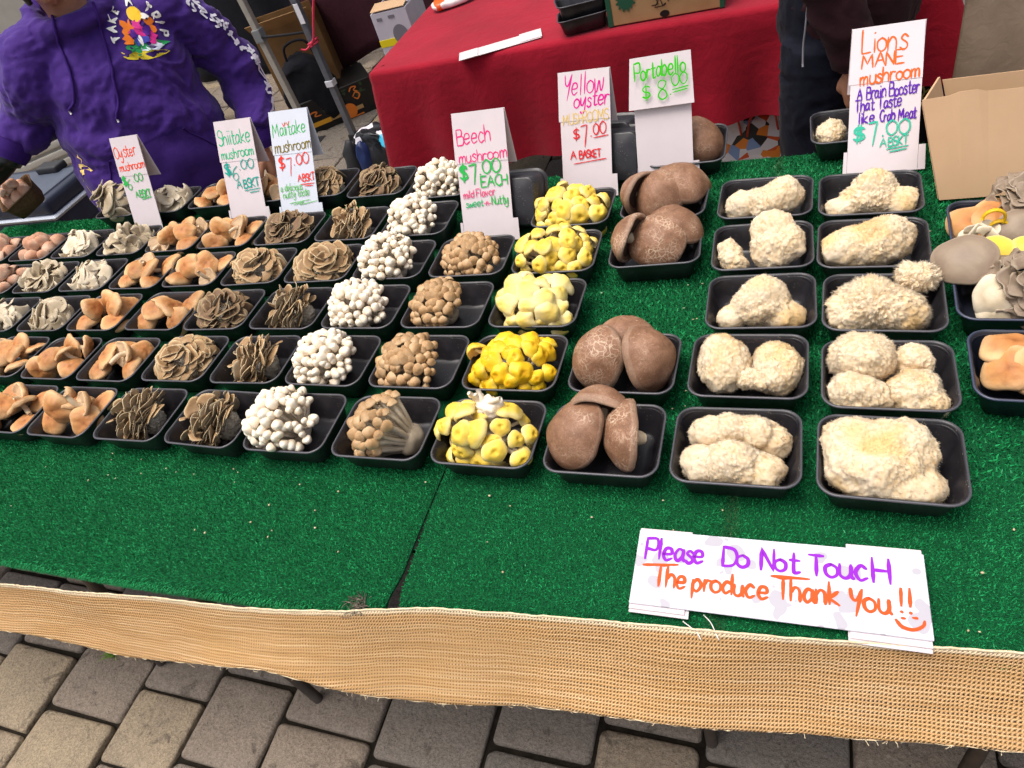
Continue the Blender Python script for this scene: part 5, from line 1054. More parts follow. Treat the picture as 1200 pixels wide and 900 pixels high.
for q in range(80):
    a = hr.uniform(-2.1, 2.1) + math.pi / 2; p0 = L((.078 * math.cos(a), .02 + .088 * math.sin(a), .06)); P = catmull([p0, L((.084 * math.cos(a), .022 + .096 * math.sin(a), .0)), L((.080 * math.cos(a), .02 + .09 * math.sin(a), -.075 + hr.uniform(-.03, .02)))], 8); mb.add(*tube(P, .009, 6))
mb.obj('hair', HAIR, vend)
ho = MB()
ho.add(*loft([(-.075, .0, .565, .235, .185, 2.4), (-.075, .0, .60, .262, .205, 2.4), (-.072, -.012, .68, .280, .220, 2.4), (-.068, -.022, .80, .280, .225, 2.4), (-.060, -.022, .92, .265, .212, 2.4), (-.045, -.015, 1.04, .250, .190, 2.4), (-.028, -.005, 1.13, .248, .172, 2.4), (-.02, .008, 1.20, .235, .140, 2.3), (-.03, .015, 1.255, .185, .105, 2.2), (-.045, .015, 1.30, .115, .085, 2)]))
ho.add(*limb([(.14, .0, 1.165), SH_R, (.305, .01, 1.05), EL_R, (.318, -.06, .82), (WR_R[0], WR_R[1], WR_R[2] + .045)], [.095, .100, .098, .092, .080, .068]))
ho.add(*limb([(WR_R[0] + .004, WR_R[1] + .008, WR_R[2] + .055), (WR_R[0], WR_R[1], WR_R[2])], [.056, .050]))
ho.add(*limb([(-.15, .0, 1.195), SH_L, (-.285, -.02, 1.145), EL_L, (-.40, .04, 1.03), (WR_L[0] + .03, WR_L[1] + .012, WR_L[2] + .02)], [.095, .098, .094, .088, .076, .062]))
ho.add(*limb([(WR_L[0] + .035, WR_L[1] + .012, WR_L[2] + .025), (WR_L[0] - .01, WR_L[1], WR_L[2])], [.058, .052]))
a = np.linspace(-.3, 2 * math.pi - .3, 26); P = np.stack([-.055 + .115 * np.cos(a), .015 + .095 * np.sin(a) - .012, 1.30 + .035 * np.sin(a) + 0 * a], 1); ho.add(*tube(P, .034, 14))
ho.add(*ellip((-.04, .115, 1.24), (.13, .06, .11)))
V, F, N = remesh(ho, .0075, 6); V = foldify(V, N, .011, 5); V = foldify(V, N, .005, 9, (22, 22, 34))
# big soft drag folds from the belly to the far arm
d = V @ np.array([.45, 0, .9]); V = V + N * (.008 * np.sin(d * 42 + 3 * vnoise(V * 4, 2)) * np.clip(1 - abs(V[:, 2] - .95) / .25, 0, 1))[:, None]
mb = MB(); mb.add(V, F); hoodie = mb.obj('hoodie', PURPLE, vend)
bvh = BVHTree.FromPolygons([Vector(v) for v in V], [tuple(int(i) for i in f) for f in F])
def drape(pts, off=.002):
    out = []
    for (x, z) in pts:
        h = bvh.ray_cast(Vector((x, -1.2, z)), Vector((0, 1, 0)))
        out.append(((h[0] + h[1] * off) if h[0] is not None and h[0].y < .1 else Vector((x, -.1, z)))[:])
    return np.array(out)
def on_cloth(mbx, V2, F, off): mbx.add(drape(V2, off), F, smooth=True)
# ribbed hem and cuffs
RIB = NT('purple_rib'); t = RIB; t.base(srgb('391f68')); t.rough(.85); t.spec(.12); t.bump(t.noise(260, 2), .4, .002); RIB = t.m
mb = MB(); mb.add(*loft([(-.075, -.002, .555, .238, .188, 2.4), (-.075, -.002, .575, .262, .210, 2.4), (-.075, -.002, .612, .270, .216, 2.4), (-.075, -.002, .625, .258, .204, 2.4)])); mb.obj('hem', RIB, hoodie)
for wr, pr in ((WR_R, (.006, .010, .052)), (WR_L, (.040, .014, .030))): mb = MB(); w_ = np.array(wr); mb.add(*limb([w_ + np.array(pr) * 1.1, w_ + np.array(pr) * .4, w_ - np.array(pr) * .12], [.060, .060, .053])); mb.obj('cuff', RIB, hoodie)
# kangaroo pocket
gx, gz = np.meshgrid(np.linspace(0, 1, 16), np.linspace(0, 1, 12), indexing='ij'); zz = .64 + gz * .27
wl = np.interp(gz, [0, .45, 1], [.215, .21, .125]); X = -.075 + .0 + (gx * 2 - 1) * wl
mb = MB(); on_cloth(mb, np.stack([X.ravel(), zz.ravel()], 1), gridf(16, 12), .011); mb.add(drape(np.stack([X.ravel(), zz.ravel()], 1), .002), gridf(16, 12, flip=True))
pk = mb.obj('pocket', PURPLE, hoodie)
for q in (0, 15):
    P = drape(np.stack([X[q], zz[q]], 1), .012); mb = MB(); mb.add(*tube(P, .0035, 6)); mb.obj('seam', RIB, pk)
# drawstrings
for pts in ([(-.090, 1.335), (-.125, 1.26), (-.150, 1.17), (-.185, 1.10), (-.222, 1.072)], [(.022, 1.300), (-.005, 1.22), (-.040, 1.13), (-.075, 1.06), (-.108, 1.012)]):
    P = drape(catmull(pts, 26), .006); mb = MB(); mb.add(*tube(P, .0045, 8)); ds = mb.obj('drawstring', RIB, hoodie)
    mb = MB(); mb.add(*tube(np.array([P[-1], P[-1] + (0, -.002, -.012)]), .003, 8)); mb.obj('aglet', simple('aglet', 'd8d4d0', rough=.3), ds)
# chest print
EC, ER = np.array([.100, 1.197]), -.30
def emb(P): c, s = math.cos(ER), math.sin(ER); P = np.asarray(P, float); return np.stack([P[:, 0] * c - P[:, 1] * s, P[:, 0] * s + P[:, 1] * c], 1) + EC
def disc2(cx, cy, rx, ry, n=18, wob=0, seed=0):
    a = np.arange(n) * 2 * np.pi / n; r = 1 + wob * vnoise(np.stack([np.cos(a) * 2, np.sin(a) * 2, 0 * a + seed], 1), seed)
    return np.vstack([np.stack([cx + rx * r * np.cos(a), cy + ry * r * np.sin(a)], 1), [[cx, cy]]]), np.array([(n, j, (j + 1) % n) for j in range(n)])
ez = .0022
def blob(col, *shapes):
    global ez
    mb = MB()
    for sh in shapes: V2, F2 = disc2(*sh); on_cloth(mb, emb(V2), F2, ez); ez += .00022
    return mb.obj('chest_print', ink(col), hoodie)
blob('e8cf3a', (-.008, -.068, .058, .013, 22, .5, 1), (-.040, -.070, .022, .010, 16, .5, 9)); blob('2f9a58', (.010, -.046, .050, .016, 20, .6, 2), (-.028, -.052, .022, .014, 16, .5, 3)); blob('dfe6f2', (.040, -.052, .026, .008, 16, .5, 4), (.006, -.056, .018, .005, 16, .5, 4))
blob('ef7d22', (-.028, .004, .016, .024, 20, .7, 5), (.034, .006, .018, .020, 20, .7, 6), (-.038, -.030, .016, .014, 14, .4, 7)); blob('d42f87', (-.008, -.008, .026, .018, 18, .5, 8), (.030, -.024, .020, .016, 18, .4, 10), (-.002, .012, .016, .012, 14, .4, 11))
blob('f4c52c', (.004, .036, .021, .020, 20, 0, 0)); blob('3a3fa0', (.012, -.030, .012, .012, 14, .6, 12), (-.014, -.030, .008, .014, 14, .5, 13)); blob('f2ece4', (-.004, -.032, .006, .016, 12, .2, 14), (.030, .030, .010, .008, 10, .4, 15)); blob('5a2790', (.020, -.006, .010, .016, 14, .5, 16), (-.022, -.012, .008, .010, 12, .5, 17))
arcl = 'TAKE A TRIP'; mbl = MB(); angs = np.linspace(196, -14, len(arcl))
for ch, ad in zip(arcl, angs):
    if ch == ' ': continue
    tm = MB(); letters(tm, ch, -.007, -.010, .023, .0062, jit=.1); V = np.concatenate(tm.V); V2 = V[:, :2]; a = R(ad); u = np.array([math.sin(a), -math.cos(a)]); r_ = np.array([math.cos(a), math.sin(a)])
    P2 = np.array([.0, -.004]) + r_ * .073 + V2[:, :1] * u + V2[:, 1:2] * r_
    D = drape(emb(P2), .0068); n0 = 0
    for v_, f_ in zip(tm.V, tm.F): mbl.add(D[n0:n0 + len(v_)], [f_ - n0] if isinstance(f_, np.ndarray) else f_, smooth=False); n0 += len(v_)
mbl.obj('chest_lettering', ink('e4e2dc'), hoodie)
# white print down the outside of the sleeve, and golden drips at the side
def near_cloth(pts, off):
    out = []
    for p in pts:
        h = bvh.find_nearest(Vector(p)); out.append((h[0] + h[1] * off)[:])
    return np.array(out)
ctr = catmull([(.215, -.02, 1.19), (.300, -.02, 1.05), (.348, -.025, .93), (.338, -.085, .82), (.30, -.13, .745)], 200); sl = MB(); sg = np.random.default_rng(6)
for k in range(22):
    i = int(8 + k * 8.2); T_d = ctr[min(i + 4, 199)] - ctr[max(i - 4, 0)]; T_d /= np.linalg.norm(T_d); out_d = np.array([.82, -.57, .12]); out_d -= T_d * (out_d @ T_d); out_d /= np.linalg.norm(out_d); sd = np.cross(T_d, out_d)
    for q in range(2):
        c0 = ctr[i] + out_d * .10 + sd * sg.uniform(-.018, .018); pts = [c0 + T_d * sg.uniform(-.012, .012) + sd * x_ for x_ in np.linspace(-.016, .016, 4)]
        P = near_cloth(catmull(np.array(pts), 10), .0035); Tn = np.gradient(P, axis=0); Nn = np.cross(Tn, out_d); Nn /= np.linalg.norm(Nn, axis=1)[:, None] + 1e-9; wd = .0045
        sl.add(np.stack([P - Nn * wd, P + Nn * wd], 1), gridf(10, 2), smooth=False)
sl.obj('sleeve_print', ink('e9e6ee'), hoodie)
for col, lst in (('e0c070', [(-.262, .945, .010, .007), (-.270, .918, .007, .012), (-.285, .895, .010, .010), (-.268, .890, .006, .016), (-.292, .868, .010, .012), (-.276, .866, .008, .008), (-.290, .835, .007, .012), (-.284, .81, .012, .012), (-.268, .93, .006, .006)]), ('e07a28', [(-.280, .775, .014, .026), (-.272, .74, .012, .020), (-.282, .715, .010, .016)])):
    mb = MB()
    for q, (cx, cz, rx, rz) in enumerate(lst):
        V2, F2 = disc2(cx + .012, cz, rx, rz, 12, .5, q); V3 = near_cloth([(x_, -.12, z_) for x_, z_ in V2], .003 + .0002 * q); mb.add(V3, F2)
    mb.obj('side_print', ink(col), hoodie)
mb = MB(); mb.add(*loft([(-.07, .01, .50, .215, .165), (-.07, .01, .62, .225, .175), (-.07, .0, .75, .20, .16)]))
for q in (-1, 1): mb.add(*limb([(-.065 + q * .115, .01, .56), (-.06 + q * .12, -.005, .32), (-.06 + q * .12, .01, .085)], [.115, .088, .075]))
V, F, N = remesh(mb, .009, 4); V = foldify(V, N, .008, 15); mb = MB(); mb.add(V, F); mb.obj('trousers', BLACKF, vend)
for q in (-1, 1): mb = MB(); mb.add(*limb([(-.06 + q * .12, .06, .045), (-.06 + q * .122, -.04, .045), (-.06 + q * .126, -.15, .036)], [.046, .048, .036])); mb.obj('shoe', SHOE, vend)
# black gloved hand closing on the punnet
gl = MB(); gl.add(*limb([np.array(WR_L) + (.03, .008, .02), np.array(WR_L) + (-.016, -.0, -.016)], [.050, .040])); hand(gl, np.array(WR_L) + (-.016, .0, -.014), (-.96, .12, -.28), (.10, -.80, -.55), 1.05, .5, thumb=1, grow=.0022)
V, F, N = remesh(gl, .0045, 3); mb = MB(); mb.add(V, F); mb.obj('glove', GLOVE, vend)
# the pulp punnet of button mushrooms held over the back edge of the stall
PULP = simple('brown_pulp_board', '5c4430', '70563e', 120, .9, .1, .6, 300, .003)
hb = bpy.data.objects.new('punnet', tray_mesh('punnet', .072, .066, .066, ribs=True)); hb.data.materials.append(PULP); COL.objects.link(hb)
HBM = Matrix.Translation((-2.560, 1.600, .808)) @ Matrix.Rotation(math.atan2(.7407, .6718), 4, 'Z') @ Matrix.Rotation(R(-16), 4, 'Y') @ Matrix.Rotation(R(8), 4, 'X'); hb.matrix_world = HBM
tag(hb, 'brown pulp punnet of button mushrooms held in the black gloved hand', 'punnet')
button_heap(0, 0, .044, 71, 12, 'punnet in the gloved hand', (.044, .040), HBM)

# --- person in dark clothes behind the right end of the stall
cust = thing('person', 'person in navy trousers and a dark maroon sweater standing behind the lions mane sign', 'person', (.12, 2.17, 0), (0, 0, R(90)))      # faces +X
# local: -Y is the way they face, +X points away from the camera
body = MB(); L2 = head(body, (0, -.03, 1.60), 1.0, pitch=.15); body.add(*limb([(0, .03, 1.38), (0, .0, 1.48), (0, -.02, 1.56)], [.07, .058, .056])); body.add(*loft([(0, .0, .82, .16, .11), (0, .0, 1.1, .15, .11), (0, .0, 1.36, .17, .10), (0, .0, 1.44, .10, .07)]))
SHc, ELc, WRc = (-.20, .02, 1.36), (-.235, .075, 1.06), (-.235, -.010, .765)
body.add(*limb([SHc, ELc, WRc], [.052, .042, .030])); body.add(*limb([(.20, .02, 1.36), (.24, .05, 1.06), (.23, -.03, .80)], [.052, .042, .030]))
hand(body, (WRc[0], WRc[1] - .004, WRc[2] - .010), (.02, -.22, -1), (1, -.12, 0), 1.0, .30, thumb=-1); hand(body, (.23, -.035, .79), (0, -.2, -1), (-1, 0, 0), 1.0, .3, thumb=1)
for q in (-1, 1): body.add(*limb([(q * .09, 0, .85), (q * .10, -.02, .48), (q * .10, .02, .07)], [.085, .058, .042])); body.add(*limb([(q * .10, .05, .05), (q * .105, -.12, .035)], [.036, .030]))
V, F, N = remesh(body, .0065, 3); mb = MB(); mb.add(V, F); mb.obj('body', SKIN, cust); eyes(L2, 1, cust)
mb = MB(); V, F = ellip(L2((0, .020, .05)), (.082, .096, .086)); mb.add(V + .005 * vnoise(V * 70)[:, None], F); mb.obj('hair', HAIR, cust)
mb = MB(); mb.add(*loft([(0, .0, .80, .185, .165), (0, .0, .90, .195, .17), (0, -.01, 1.10, .190, .16), (0, .0, 1.28, .205, .145), (0, .01, 1.38, .18, .11), (0, .015, 1.44, .10, .08)]))
for S_, E_, W_ in ((SHc, ELc, WRc), ((.20, .02, 1.36), (.24, .05, 1.06), (.23, -.03, .80))): mb.add(*limb([(S_[0] * .6, .01, 1.35), S_, E_, (W_[0], W_[1], W_[2] + .015)], [.085, .088, .075, .052]))
V, F, N = remesh(mb, .008, 5); V = foldify(V, N, .009, 25); mb = MB(); mb.add(V, F); sw = mb.obj('sweater', MAROONF, cust)
mb = MB(); mb.add(*limb([(WRc[0], WRc[1] + .003, WRc[2] + .045), (WRc[0], WRc[1], WRc[2] + .004)], [.050, .046])); mb.obj('cuff', MAROONF, sw)
mb = MB(); mb.add(*loft([(0, .01, .78, .18, .17), (0, .01, .88, .185, .17), (0, .01, .95, .175, .16)]))
for q, dy in ((-1, .07), (1, -.07)): mb.add(*limb([(q * .095, dy * .4 + .01, .80), (q * .105, dy * .9, .45), (q * .105, dy, .09)], [.135, .105, .085]))
V, F, N = remesh(mb, .009, 4); V = foldify(V, N, .009, 35); mb = MB(); mb.add(V, F); mb.obj('trousers', NAVYF, cust)
for q, dy in ((-1, .07), (1, -.07)): mb = MB(); mb.add(*limb([(q * .105, dy + .05, .045), (q * .106, dy - .05, .045), (q * .108, dy - .16, .036)], [.046, .048, .036])); mb.obj('shoe', SHOE, cust)
mb = MB(); mb.add(*tube(catmull([(-.222, .105, .93), (-.228, .108, .88), (-.222, .112, .83), (-.226, .112, .78)], 16), .0026, 6)); mb.obj('waist_cord', simple('grey_cord', '8d8a90', rough=.8), cust)
# ---------------------------------------------------------------- things behind the stall
RED = NT('red_tablecloth'); t = RED; n = t.noise(5, 4); t.base(t.mix(t.ramp(n, [(.3, (0, 0, 0)), (.75, (1, 1, 1))]), srgb('860b20'), srgb('9c1128'))); t.rough(.8); t.spec(.12); t.b.inputs['Sheen Weight'].default_value = .12
t.bump(t.noise(9, 4, dist=1.5), .30, .012); t.bump(t.noise(28, 5, dist=1), .3, .006); t.bump(t.noise(700, 2), .2, .0008); RED = t.m
rtab = thing('draped_table', 'table behind the stall covered to the shins by a crimson cloth', 'table', (-.58, 2.9, 0))
mb = MB(); V, F = rbox(-.98, .98, -.39, .35, .70, .735, .006); mb.add(V, F, smooth=False); mb.obj('tabletop', TABLETOP, rtab)
for sx in (-.8, .8):
    for sy in (-.28, .25): mb = MB(); mb.add(*tube([(sx, sy, .705), (sx * 1.02, sy, 0)], .014, 10)); mb.obj('leg', STEEL, rtab)
hx, hy = 1.0, .405; per = []; nseg = 140
for (ax_, ay_), (bx_, by_), nn in (((-hx, hy), (-hx, -hy), 60), ((-hx, -hy), (hx, -hy), 140), ((hx, -hy), (hx, hy), 60)):
    for k in range(nn): per.append((ax_ + (bx_ - ax_) * k / nn, ay_ + (by_ - ay_) * k / nn))
per.append((hx, hy)); per = np.array(per); arc = np.concatenate([[0], np.cumsum(np.linalg.norm(np.diff(per, axis=0), axis=1))])
nr = np.array([(-1, 0)] * 60 + [(0, -1)] * 140 + [(1, 0)] * 61, float)
for k in range(len(nr)):                                              # round the corners
    lo, hi = max(0, k - 5), min(len(nr), k + 6); nr[k] = nr[lo:hi].mean(0); nr[k] /= np.linalg.norm(nr[k])
cor = np.exp(-((arc - arc[60]) / .10) ** 2) + np.exp(-((arc - arc[200]) / .10) ** 2)
hem = np.interp(arc, [0, arc[55], arc[62], arc[80], arc[110], arc[140], arc[180], arc[200], arc[260]], [.40, .30, .25, .31, .33, .37, .40, .47, .45])
rows = [(-.05, .746), (-.012, .7465), (.004, .743), (.010, .730), (.012, .70)]; nrow = 26; V = []
for o_, z_ in rows: V.append(np.column_stack([per + nr * o_, np.full(len(per), z_)]))
for k in range(1, nrow + 1):
    f = k / nrow; z_ = .70 + (hem - .70) * f; fold = (.018 * np.sin(arc * 13 + 1.2 * np.sin(arc * 3)) + .012 * np.sin(arc * 29 + 2)) * f * (1 - .5 * cor) + .075 * cor * f
    V.append(np.column_stack([per + nr * (.014 + .02 * f + fold)[:, None], z_]))
V = np.array(V); mb = MB(); mb.add(V, gridf(V.shape[0], V.shape[1]))
gx, gy = np.meshgrid(np.linspace(-.955, .955, 120), np.linspace(-.36, .36, 46), indexing='ij'); gz = .7462 + .0022 * np.abs(fbm(np.stack([gx * 7, gy * 7, 0 * gx], -1), 3, 3)) * np.clip((.36 - abs(gy)) * 20, 0, 1) * np.clip((.955 - abs(gx)) * 20, 0, 1)
mb.add(np.stack([gx, gy, gz], -1), gridf(120, 46))
mb.obj('tablecloth', RED, rtab)
# folded white card, baskets, carton and packets on the red table
def flat_card(label, x, y, yaw, z):
    s = thing('folded_card', label, 'card', (x, y, z), (0, 0, yaw))
    for nm, q in (('card', (-.155, .155, -.040, .040, 0, .0022)), ('flap', (-.158, -.085, -.044, .036, .0026, .0046)), ('flap', (.075, .158, -.036, .046, .0026, .0046))):
        mb = MB(); V, F = rbox(*q, .0006, 1); mb.add(V, F, smooth=False); mb.obj(nm, CARD, s)
flat_card('blank folded white card lying on the red tablecloth', -1.03, 2.535, .32, .7495)
for q, (dz, rz, lb) in enumerate(((0, .25, 'lower black tray of the pair stacked on the red tablecloth'), (.022, .35, 'upper black tray of the pair stacked on the red tablecloth'))):
    o = bpy.data.objects.new('tray', TRAY_ME); COL.objects.link(o); o.location = (-.715, 2.575, .750 + dz * 2); o.rotation_euler = (R(-4), R(3 * q), rz); tag(o, lb, 'tray', 'empty trays on the red table')
KRAFT = simple('kraft_board', 'b08c63', 'a07c54', 12, .85, .15, .15, 300, .0008); KRAFTL = simple('pale_kraft_board', 'c9a683', 'bd9a76', 6, .85, .15, .15, 200, .0008); KRAFTD = simple('dark_kraft_board', '8a6842', '7b5b38', 12, .85, .12)
GREENP = simple('green_print', '1f5138', rough=.8); BROWNP = simple('brown_print', '3a2418', rough=.8)
ct = thing('carton', 'kraft carton with green corners and dark outlined lettering on the red tablecloth', 'box', (-.425, 2.535, .750), (0, 0, .02))
mb = MB(); V, F = rbox(-.19, .19, 0, .26, 0, .20, .003, 1); mb.add(V, F, smooth=False); mb.obj('body', KRAFT, ct)
mb = MB(); V, F = rbox(-.1935, -.176, -.0025, .262, .0, .2015, .001, 1); mb.add(V, F, smooth=False); mb.obj('corner_strip', GREENP, ct); mb = MB(); V, F = rbox(.178, .1935, -.0025, .262, .0, .2015, .001, 1); mb.add(V, F, smooth=False); mb.obj('corner_strip', GREENP, ct)
MF = np.array([[1, 0, 0], [0, 0, -1], [0, 1, 0]], float)
mb = MB(); a = np.linspace(0, 2 * np.pi, 49); r_ = .030 + .004 * np.sign(np.sin(a * 12)); V = np.stack([-.125 + r_ * np.cos(a), .075 + r_ * np.sin(a), 0 * a + .0028], 1); V = np.vstack([V, [[-.125, .075, .0028]]]); mb.add(V @ MF.T, np.array([(49, j, j + 1) for j in range(48)]), smooth=False); mb.obj('round_mark', GREENP, ct)
mb = MB()
for P in ([(-.04, .045), (-.02, .048), (-.028, .070), (-.06, .090), (.02, .095)], [(-.03, .040), (-.012, .062), (-.004, .042), (.006, .046), (.0, .040), (-.03, .038)], [(.015, .05), (.02, .085), (.035, .055), (.045, .088), (.05, .052)], [(.06, .055), (.064, .085), (.075, .06), (.09, .088), (.088, .056)], [(.1, .06), (.105, .088), (.12, .09), (.118, .062), (.1, .058)], [(.125, .058), (.14, .092), (.155, .064)]): V, F = ribbon(catmull(np.array(P), 24), .0035, .003); mb.add(V @ MF.T, F, smooth=False)
mb.obj('lettering', BROWNP, ct)
mb = MB(); V2, F2 = disc2(0.0, .014, .016, .011, 20); mb.add(np.column_stack([V2, np.full(len(V2), .003)]) @ MF.T, F2, smooth=False); mb.obj('hand_hole', simple('hole_dark', '120c08'), ct)
pkg = thing('snack_packet', 'white and orange packet lying at the far left of the red tablecloth', 'packet', (-1.43, 3.12, .757), (0, 0, .5))
V, F = ico(4); V = np.sign(V) * abs(V) ** .7 * (.10, .055, .018); V[:, 2] += .004 * vnoise(V * 40); mb = MB(); mb.add(V + (0, 0, .012), F); mb.obj('pouch', simple('packet_white', 'ece6e0', 'd8d0cc', 30, .35), pkg)
mb = MB(); V, F = ico(3); V = np.sign(V) * abs(V) ** .7 * (.030, .050, .019); mb.add(V + (-.06, 0, .0125), F); mb.obj('orange_band', simple('packet_orange', 'e5622a', rough=.4), pkg)
# white appliance box with a yellow band, on a brown box
bb = thing('cardboard_box', 'plain brown cardboard box standing behind the left end of the red table', 'box', (-1.87, 3.55, 0), (0, 0, .12)); mb = MB(); V, F = rbox(-.16, .22, -.2, .2, 0, .46, .004, 1); mb.add(V, F, smooth=False); mb.obj('body', KRAFTD, bb); mb = MB(); V, F = rbox(-.158, .218, -.03, .03, .4605, .4615, .0003, 1); mb.add(V, F, smooth=False); mb.obj('tape', simple('parcel_tape', 'a98a5c', rough=.3), bb)
wb = thing('appliance_box', 'white box with a yellow band and open flaps on the brown box', 'box', (-1.865, 3.30, .463), (0, 0, .10)); mb = MB()
WBX = simple('white_print_board', 'c9c6cc', 'bdbac2', 10, .6)
V, F = rbox(-.095, .095, 0, .26, 0, .265, .002, 1); mb.add(V, F, smooth=False); mb.obj('body', WBX, wb)
mb = MB(); V, F = rbox(-.0965, .0965, -.0015, .2615, .105, .140, .0005, 1); mb.add(V, F, smooth=False); mb.obj('yellow_band', simple('yellow_print', 'e6d412', rough=.6), wb)
for q, (x0, x1, y0, y1, rx_) in enumerate(((-.09, .09, -.002, .09, .25), (-.09, .09, .15, .26, -.2))): mb = MB(); V, F = rbox(x0, x1, y0, y1, 0, .003, .0005, 1); V = V + (0, 0, .268); V[:, 2] += (V[:, 1] - (y0 if rx_ > 0 else y1)) * rx_ * (1 if rx_ > 0 else 1) * .5 + .004; mb.add(V, F, smooth=False); mb.obj('flap', KRAFTL, wb)
GP = simple('grey_print', '77747c', rough=.7); mb = MB()
V2, F2 = disc2(.03, .15, .040, .048, 24); mb.add(np.column_stack([V2, np.full(len(V2), .0022)]) @ MF.T, F2, smooth=False); V2, F2 = disc2(-.048, .068, .022, .026, 24); mb.add(np.column_stack([V2, np.full(len(V2), .0024)]) @ MF.T, F2, smooth=False)
for x_, z_, w_ in ((-.055, .235, .028), (.01, .238, .034), (.03, .088, .05)): V, F = rbox(x_ - w_ / 2, x_ + w_ / 2, -.0022, -.0018, z_ - .007, z_ + .007, .0001, 1); mb.add(V, F, smooth=False)
mb.obj('printing', GP, wb); mb = MB(); V2, F2 = disc2(-.045, .062, .010, .011, 18); mb.add(np.column_stack([V2, np.full(len(V2), .0028)]) @ MF.T, F2, smooth=False); mb.obj('yellow_dot', simple('yellow_dot', 'e6d412', rough=.6), wb)
# tent posts
POSTB = simple('beige_post', 'a9a497', '98938a', 40, .45, .4); POSTG = simple('grey_post', '6d7076', '5d6066', 40, .42, .5, metal=.3); CLAMP = simple('grey_clamp', '7d8080', rough=.5); BLACKP = simple('black_rubber', '26272a', rough=.6)
def square_post(name, label, x, y, w_, matt, h=2.3, yaw=0, tilt=(0, 0)):
    p = thing(name, label, 'tent post', (x, y, 0), (tilt[0], tilt[1], yaw)); mb = MB(); V, F = rbox(-w_ / 2, w_ / 2, -w_ / 2, w_ / 2, .01, h, .006, 2); mb.add(V, F, smooth=False); mb.obj('post', matt, p); return p
pa = square_post('tent_post', 'pale beige square tent post with a grey clamp, behind the vendor', -2.83, 3.56, .036, POSTB, tilt=(0, R(-1.5)))
mb = MB(); V, F = rbox(-.027, .027, -.027, .027, .63, .70, .006, 2); mb.add(V, F, smooth=False); mb.obj('clamp', CLAMP, pa); mb = MB(); V, F = rbox(-.06, .06, -.06, .06, 0, .012, .004, 2); mb.add(V, F, smooth=False); mb.obj('foot', BLACKP, pa)
pb = square_post('tent_post', 'grey tent post with a dark foot and a pink cord tied round it', -2.485, 3.50, .036, POSTG)
mb = MB(); V, F = rbox(-.024, .024, -.024, .024, .35, .385, .004, 2); mb.add(V, F, smooth=False); mb.obj('white_band', simple('white_band', 'd2d3d8', rough=.5), pb)
mb = MB(); V, F = rbox(-.05, .065, -.05, .05, 0, .022, .008, 2); mb.add(V, F, smooth=False); V, F = rbox(-.026, .026, -.026, .026, .02, .06, .006, 2); mb.add(V, F, smooth=False); mb.obj('foot', BLACKP, pb)
mb = MB(); V, F = rbox(-.004, .026, -.030, -.0265, .70, .80, .001, 1); mb.add(V, F, smooth=False); mb.obj('paper_tag', simple('tag_white', 'e4e4e6', rough=.6), pb)
CORD = simple('pink_cord', 'e0405e', 'c8304c', 300, .6); mb = MB(); mb.add(*tube(catmull([(-2.49, 3.475, .59), (-2.43, 3.44, .63), (-2.36, 3.42, .74), (-2.25, 3.40, .92), (-2.1, 3.37, 1.2), (-1.9, 3.35, 1.6)], 40), .006, 8))
for z_ in (.585, .600): a = np.linspace(0, 2 * np.pi, 20); mb.add(*tube(np.stack([-2.485 + .030 * np.cos(a), 3.50 + .030 * np.sin(a), z_ + .01 * np.cos(a)], 1), .0055, 8))
mb.add(*tube(catmull([(-2.49, 3.47, .59), (-2.52, 3.46, .575), (-2.545, 3.45, .585)], 10), .005, 8)); tag(mb.obj('pink_cord', CORD), 'pink cord tied round the grey tent post and pulled up to the right', 'cord')
mb = MB(); mb.add(*tube(catmull([(-2.82, 3.53, .66), (-2.72, 3.60, .63), (-2.62, 3.68, .60)], 20), .007, 8)); tag(mb.obj('black_strap', BLACKP), 'black strap running from the clamp of the beige post to the tote bag', 'strap')
# canopy the posts carry, shading the goods behind
CANVAS = simple('canopy_canvas', '3a2024', '44262b', 8, .8, .1)
cn = thing('canopy', 'dark maroon tent canopy over the goods behind the stall', 'canopy', (-1.6, 5.0, 2.32)); mb = MB()
mb.add([(-1.5, -1.5, 0), (1.9, -1.5, 0), (1.9, 1.6, 0), (-1.5, 1.6, 0), (.2, .05, .7)], [(0, 1, 4), (1, 2, 4), (2, 3, 4), (3, 0, 4)], smooth=False); o = mb.obj('roof', CANVAS, cn); m_ = o.modifiers.new('s', 'SOLIDIFY'); m_.thickness = .004
for px_, py_ in ((1.86, -1.46), (1.86, 1.56), (-1.46, 1.56)): mb = MB(); V, F = rbox(px_ - .018, px_ + .018, py_ - .018, py_ + .018, -2.31, 0, .004, 1); mb.add(V, F, smooth=False); mb.obj('post', POSTG, cn)
TARP = fabric('maroon_tarp', '43222a', '4e2a32', 500, .2, .7); NIGHT = fabric('black_tent_wall', '0e0f16', '15161f', 500, .2, .8)
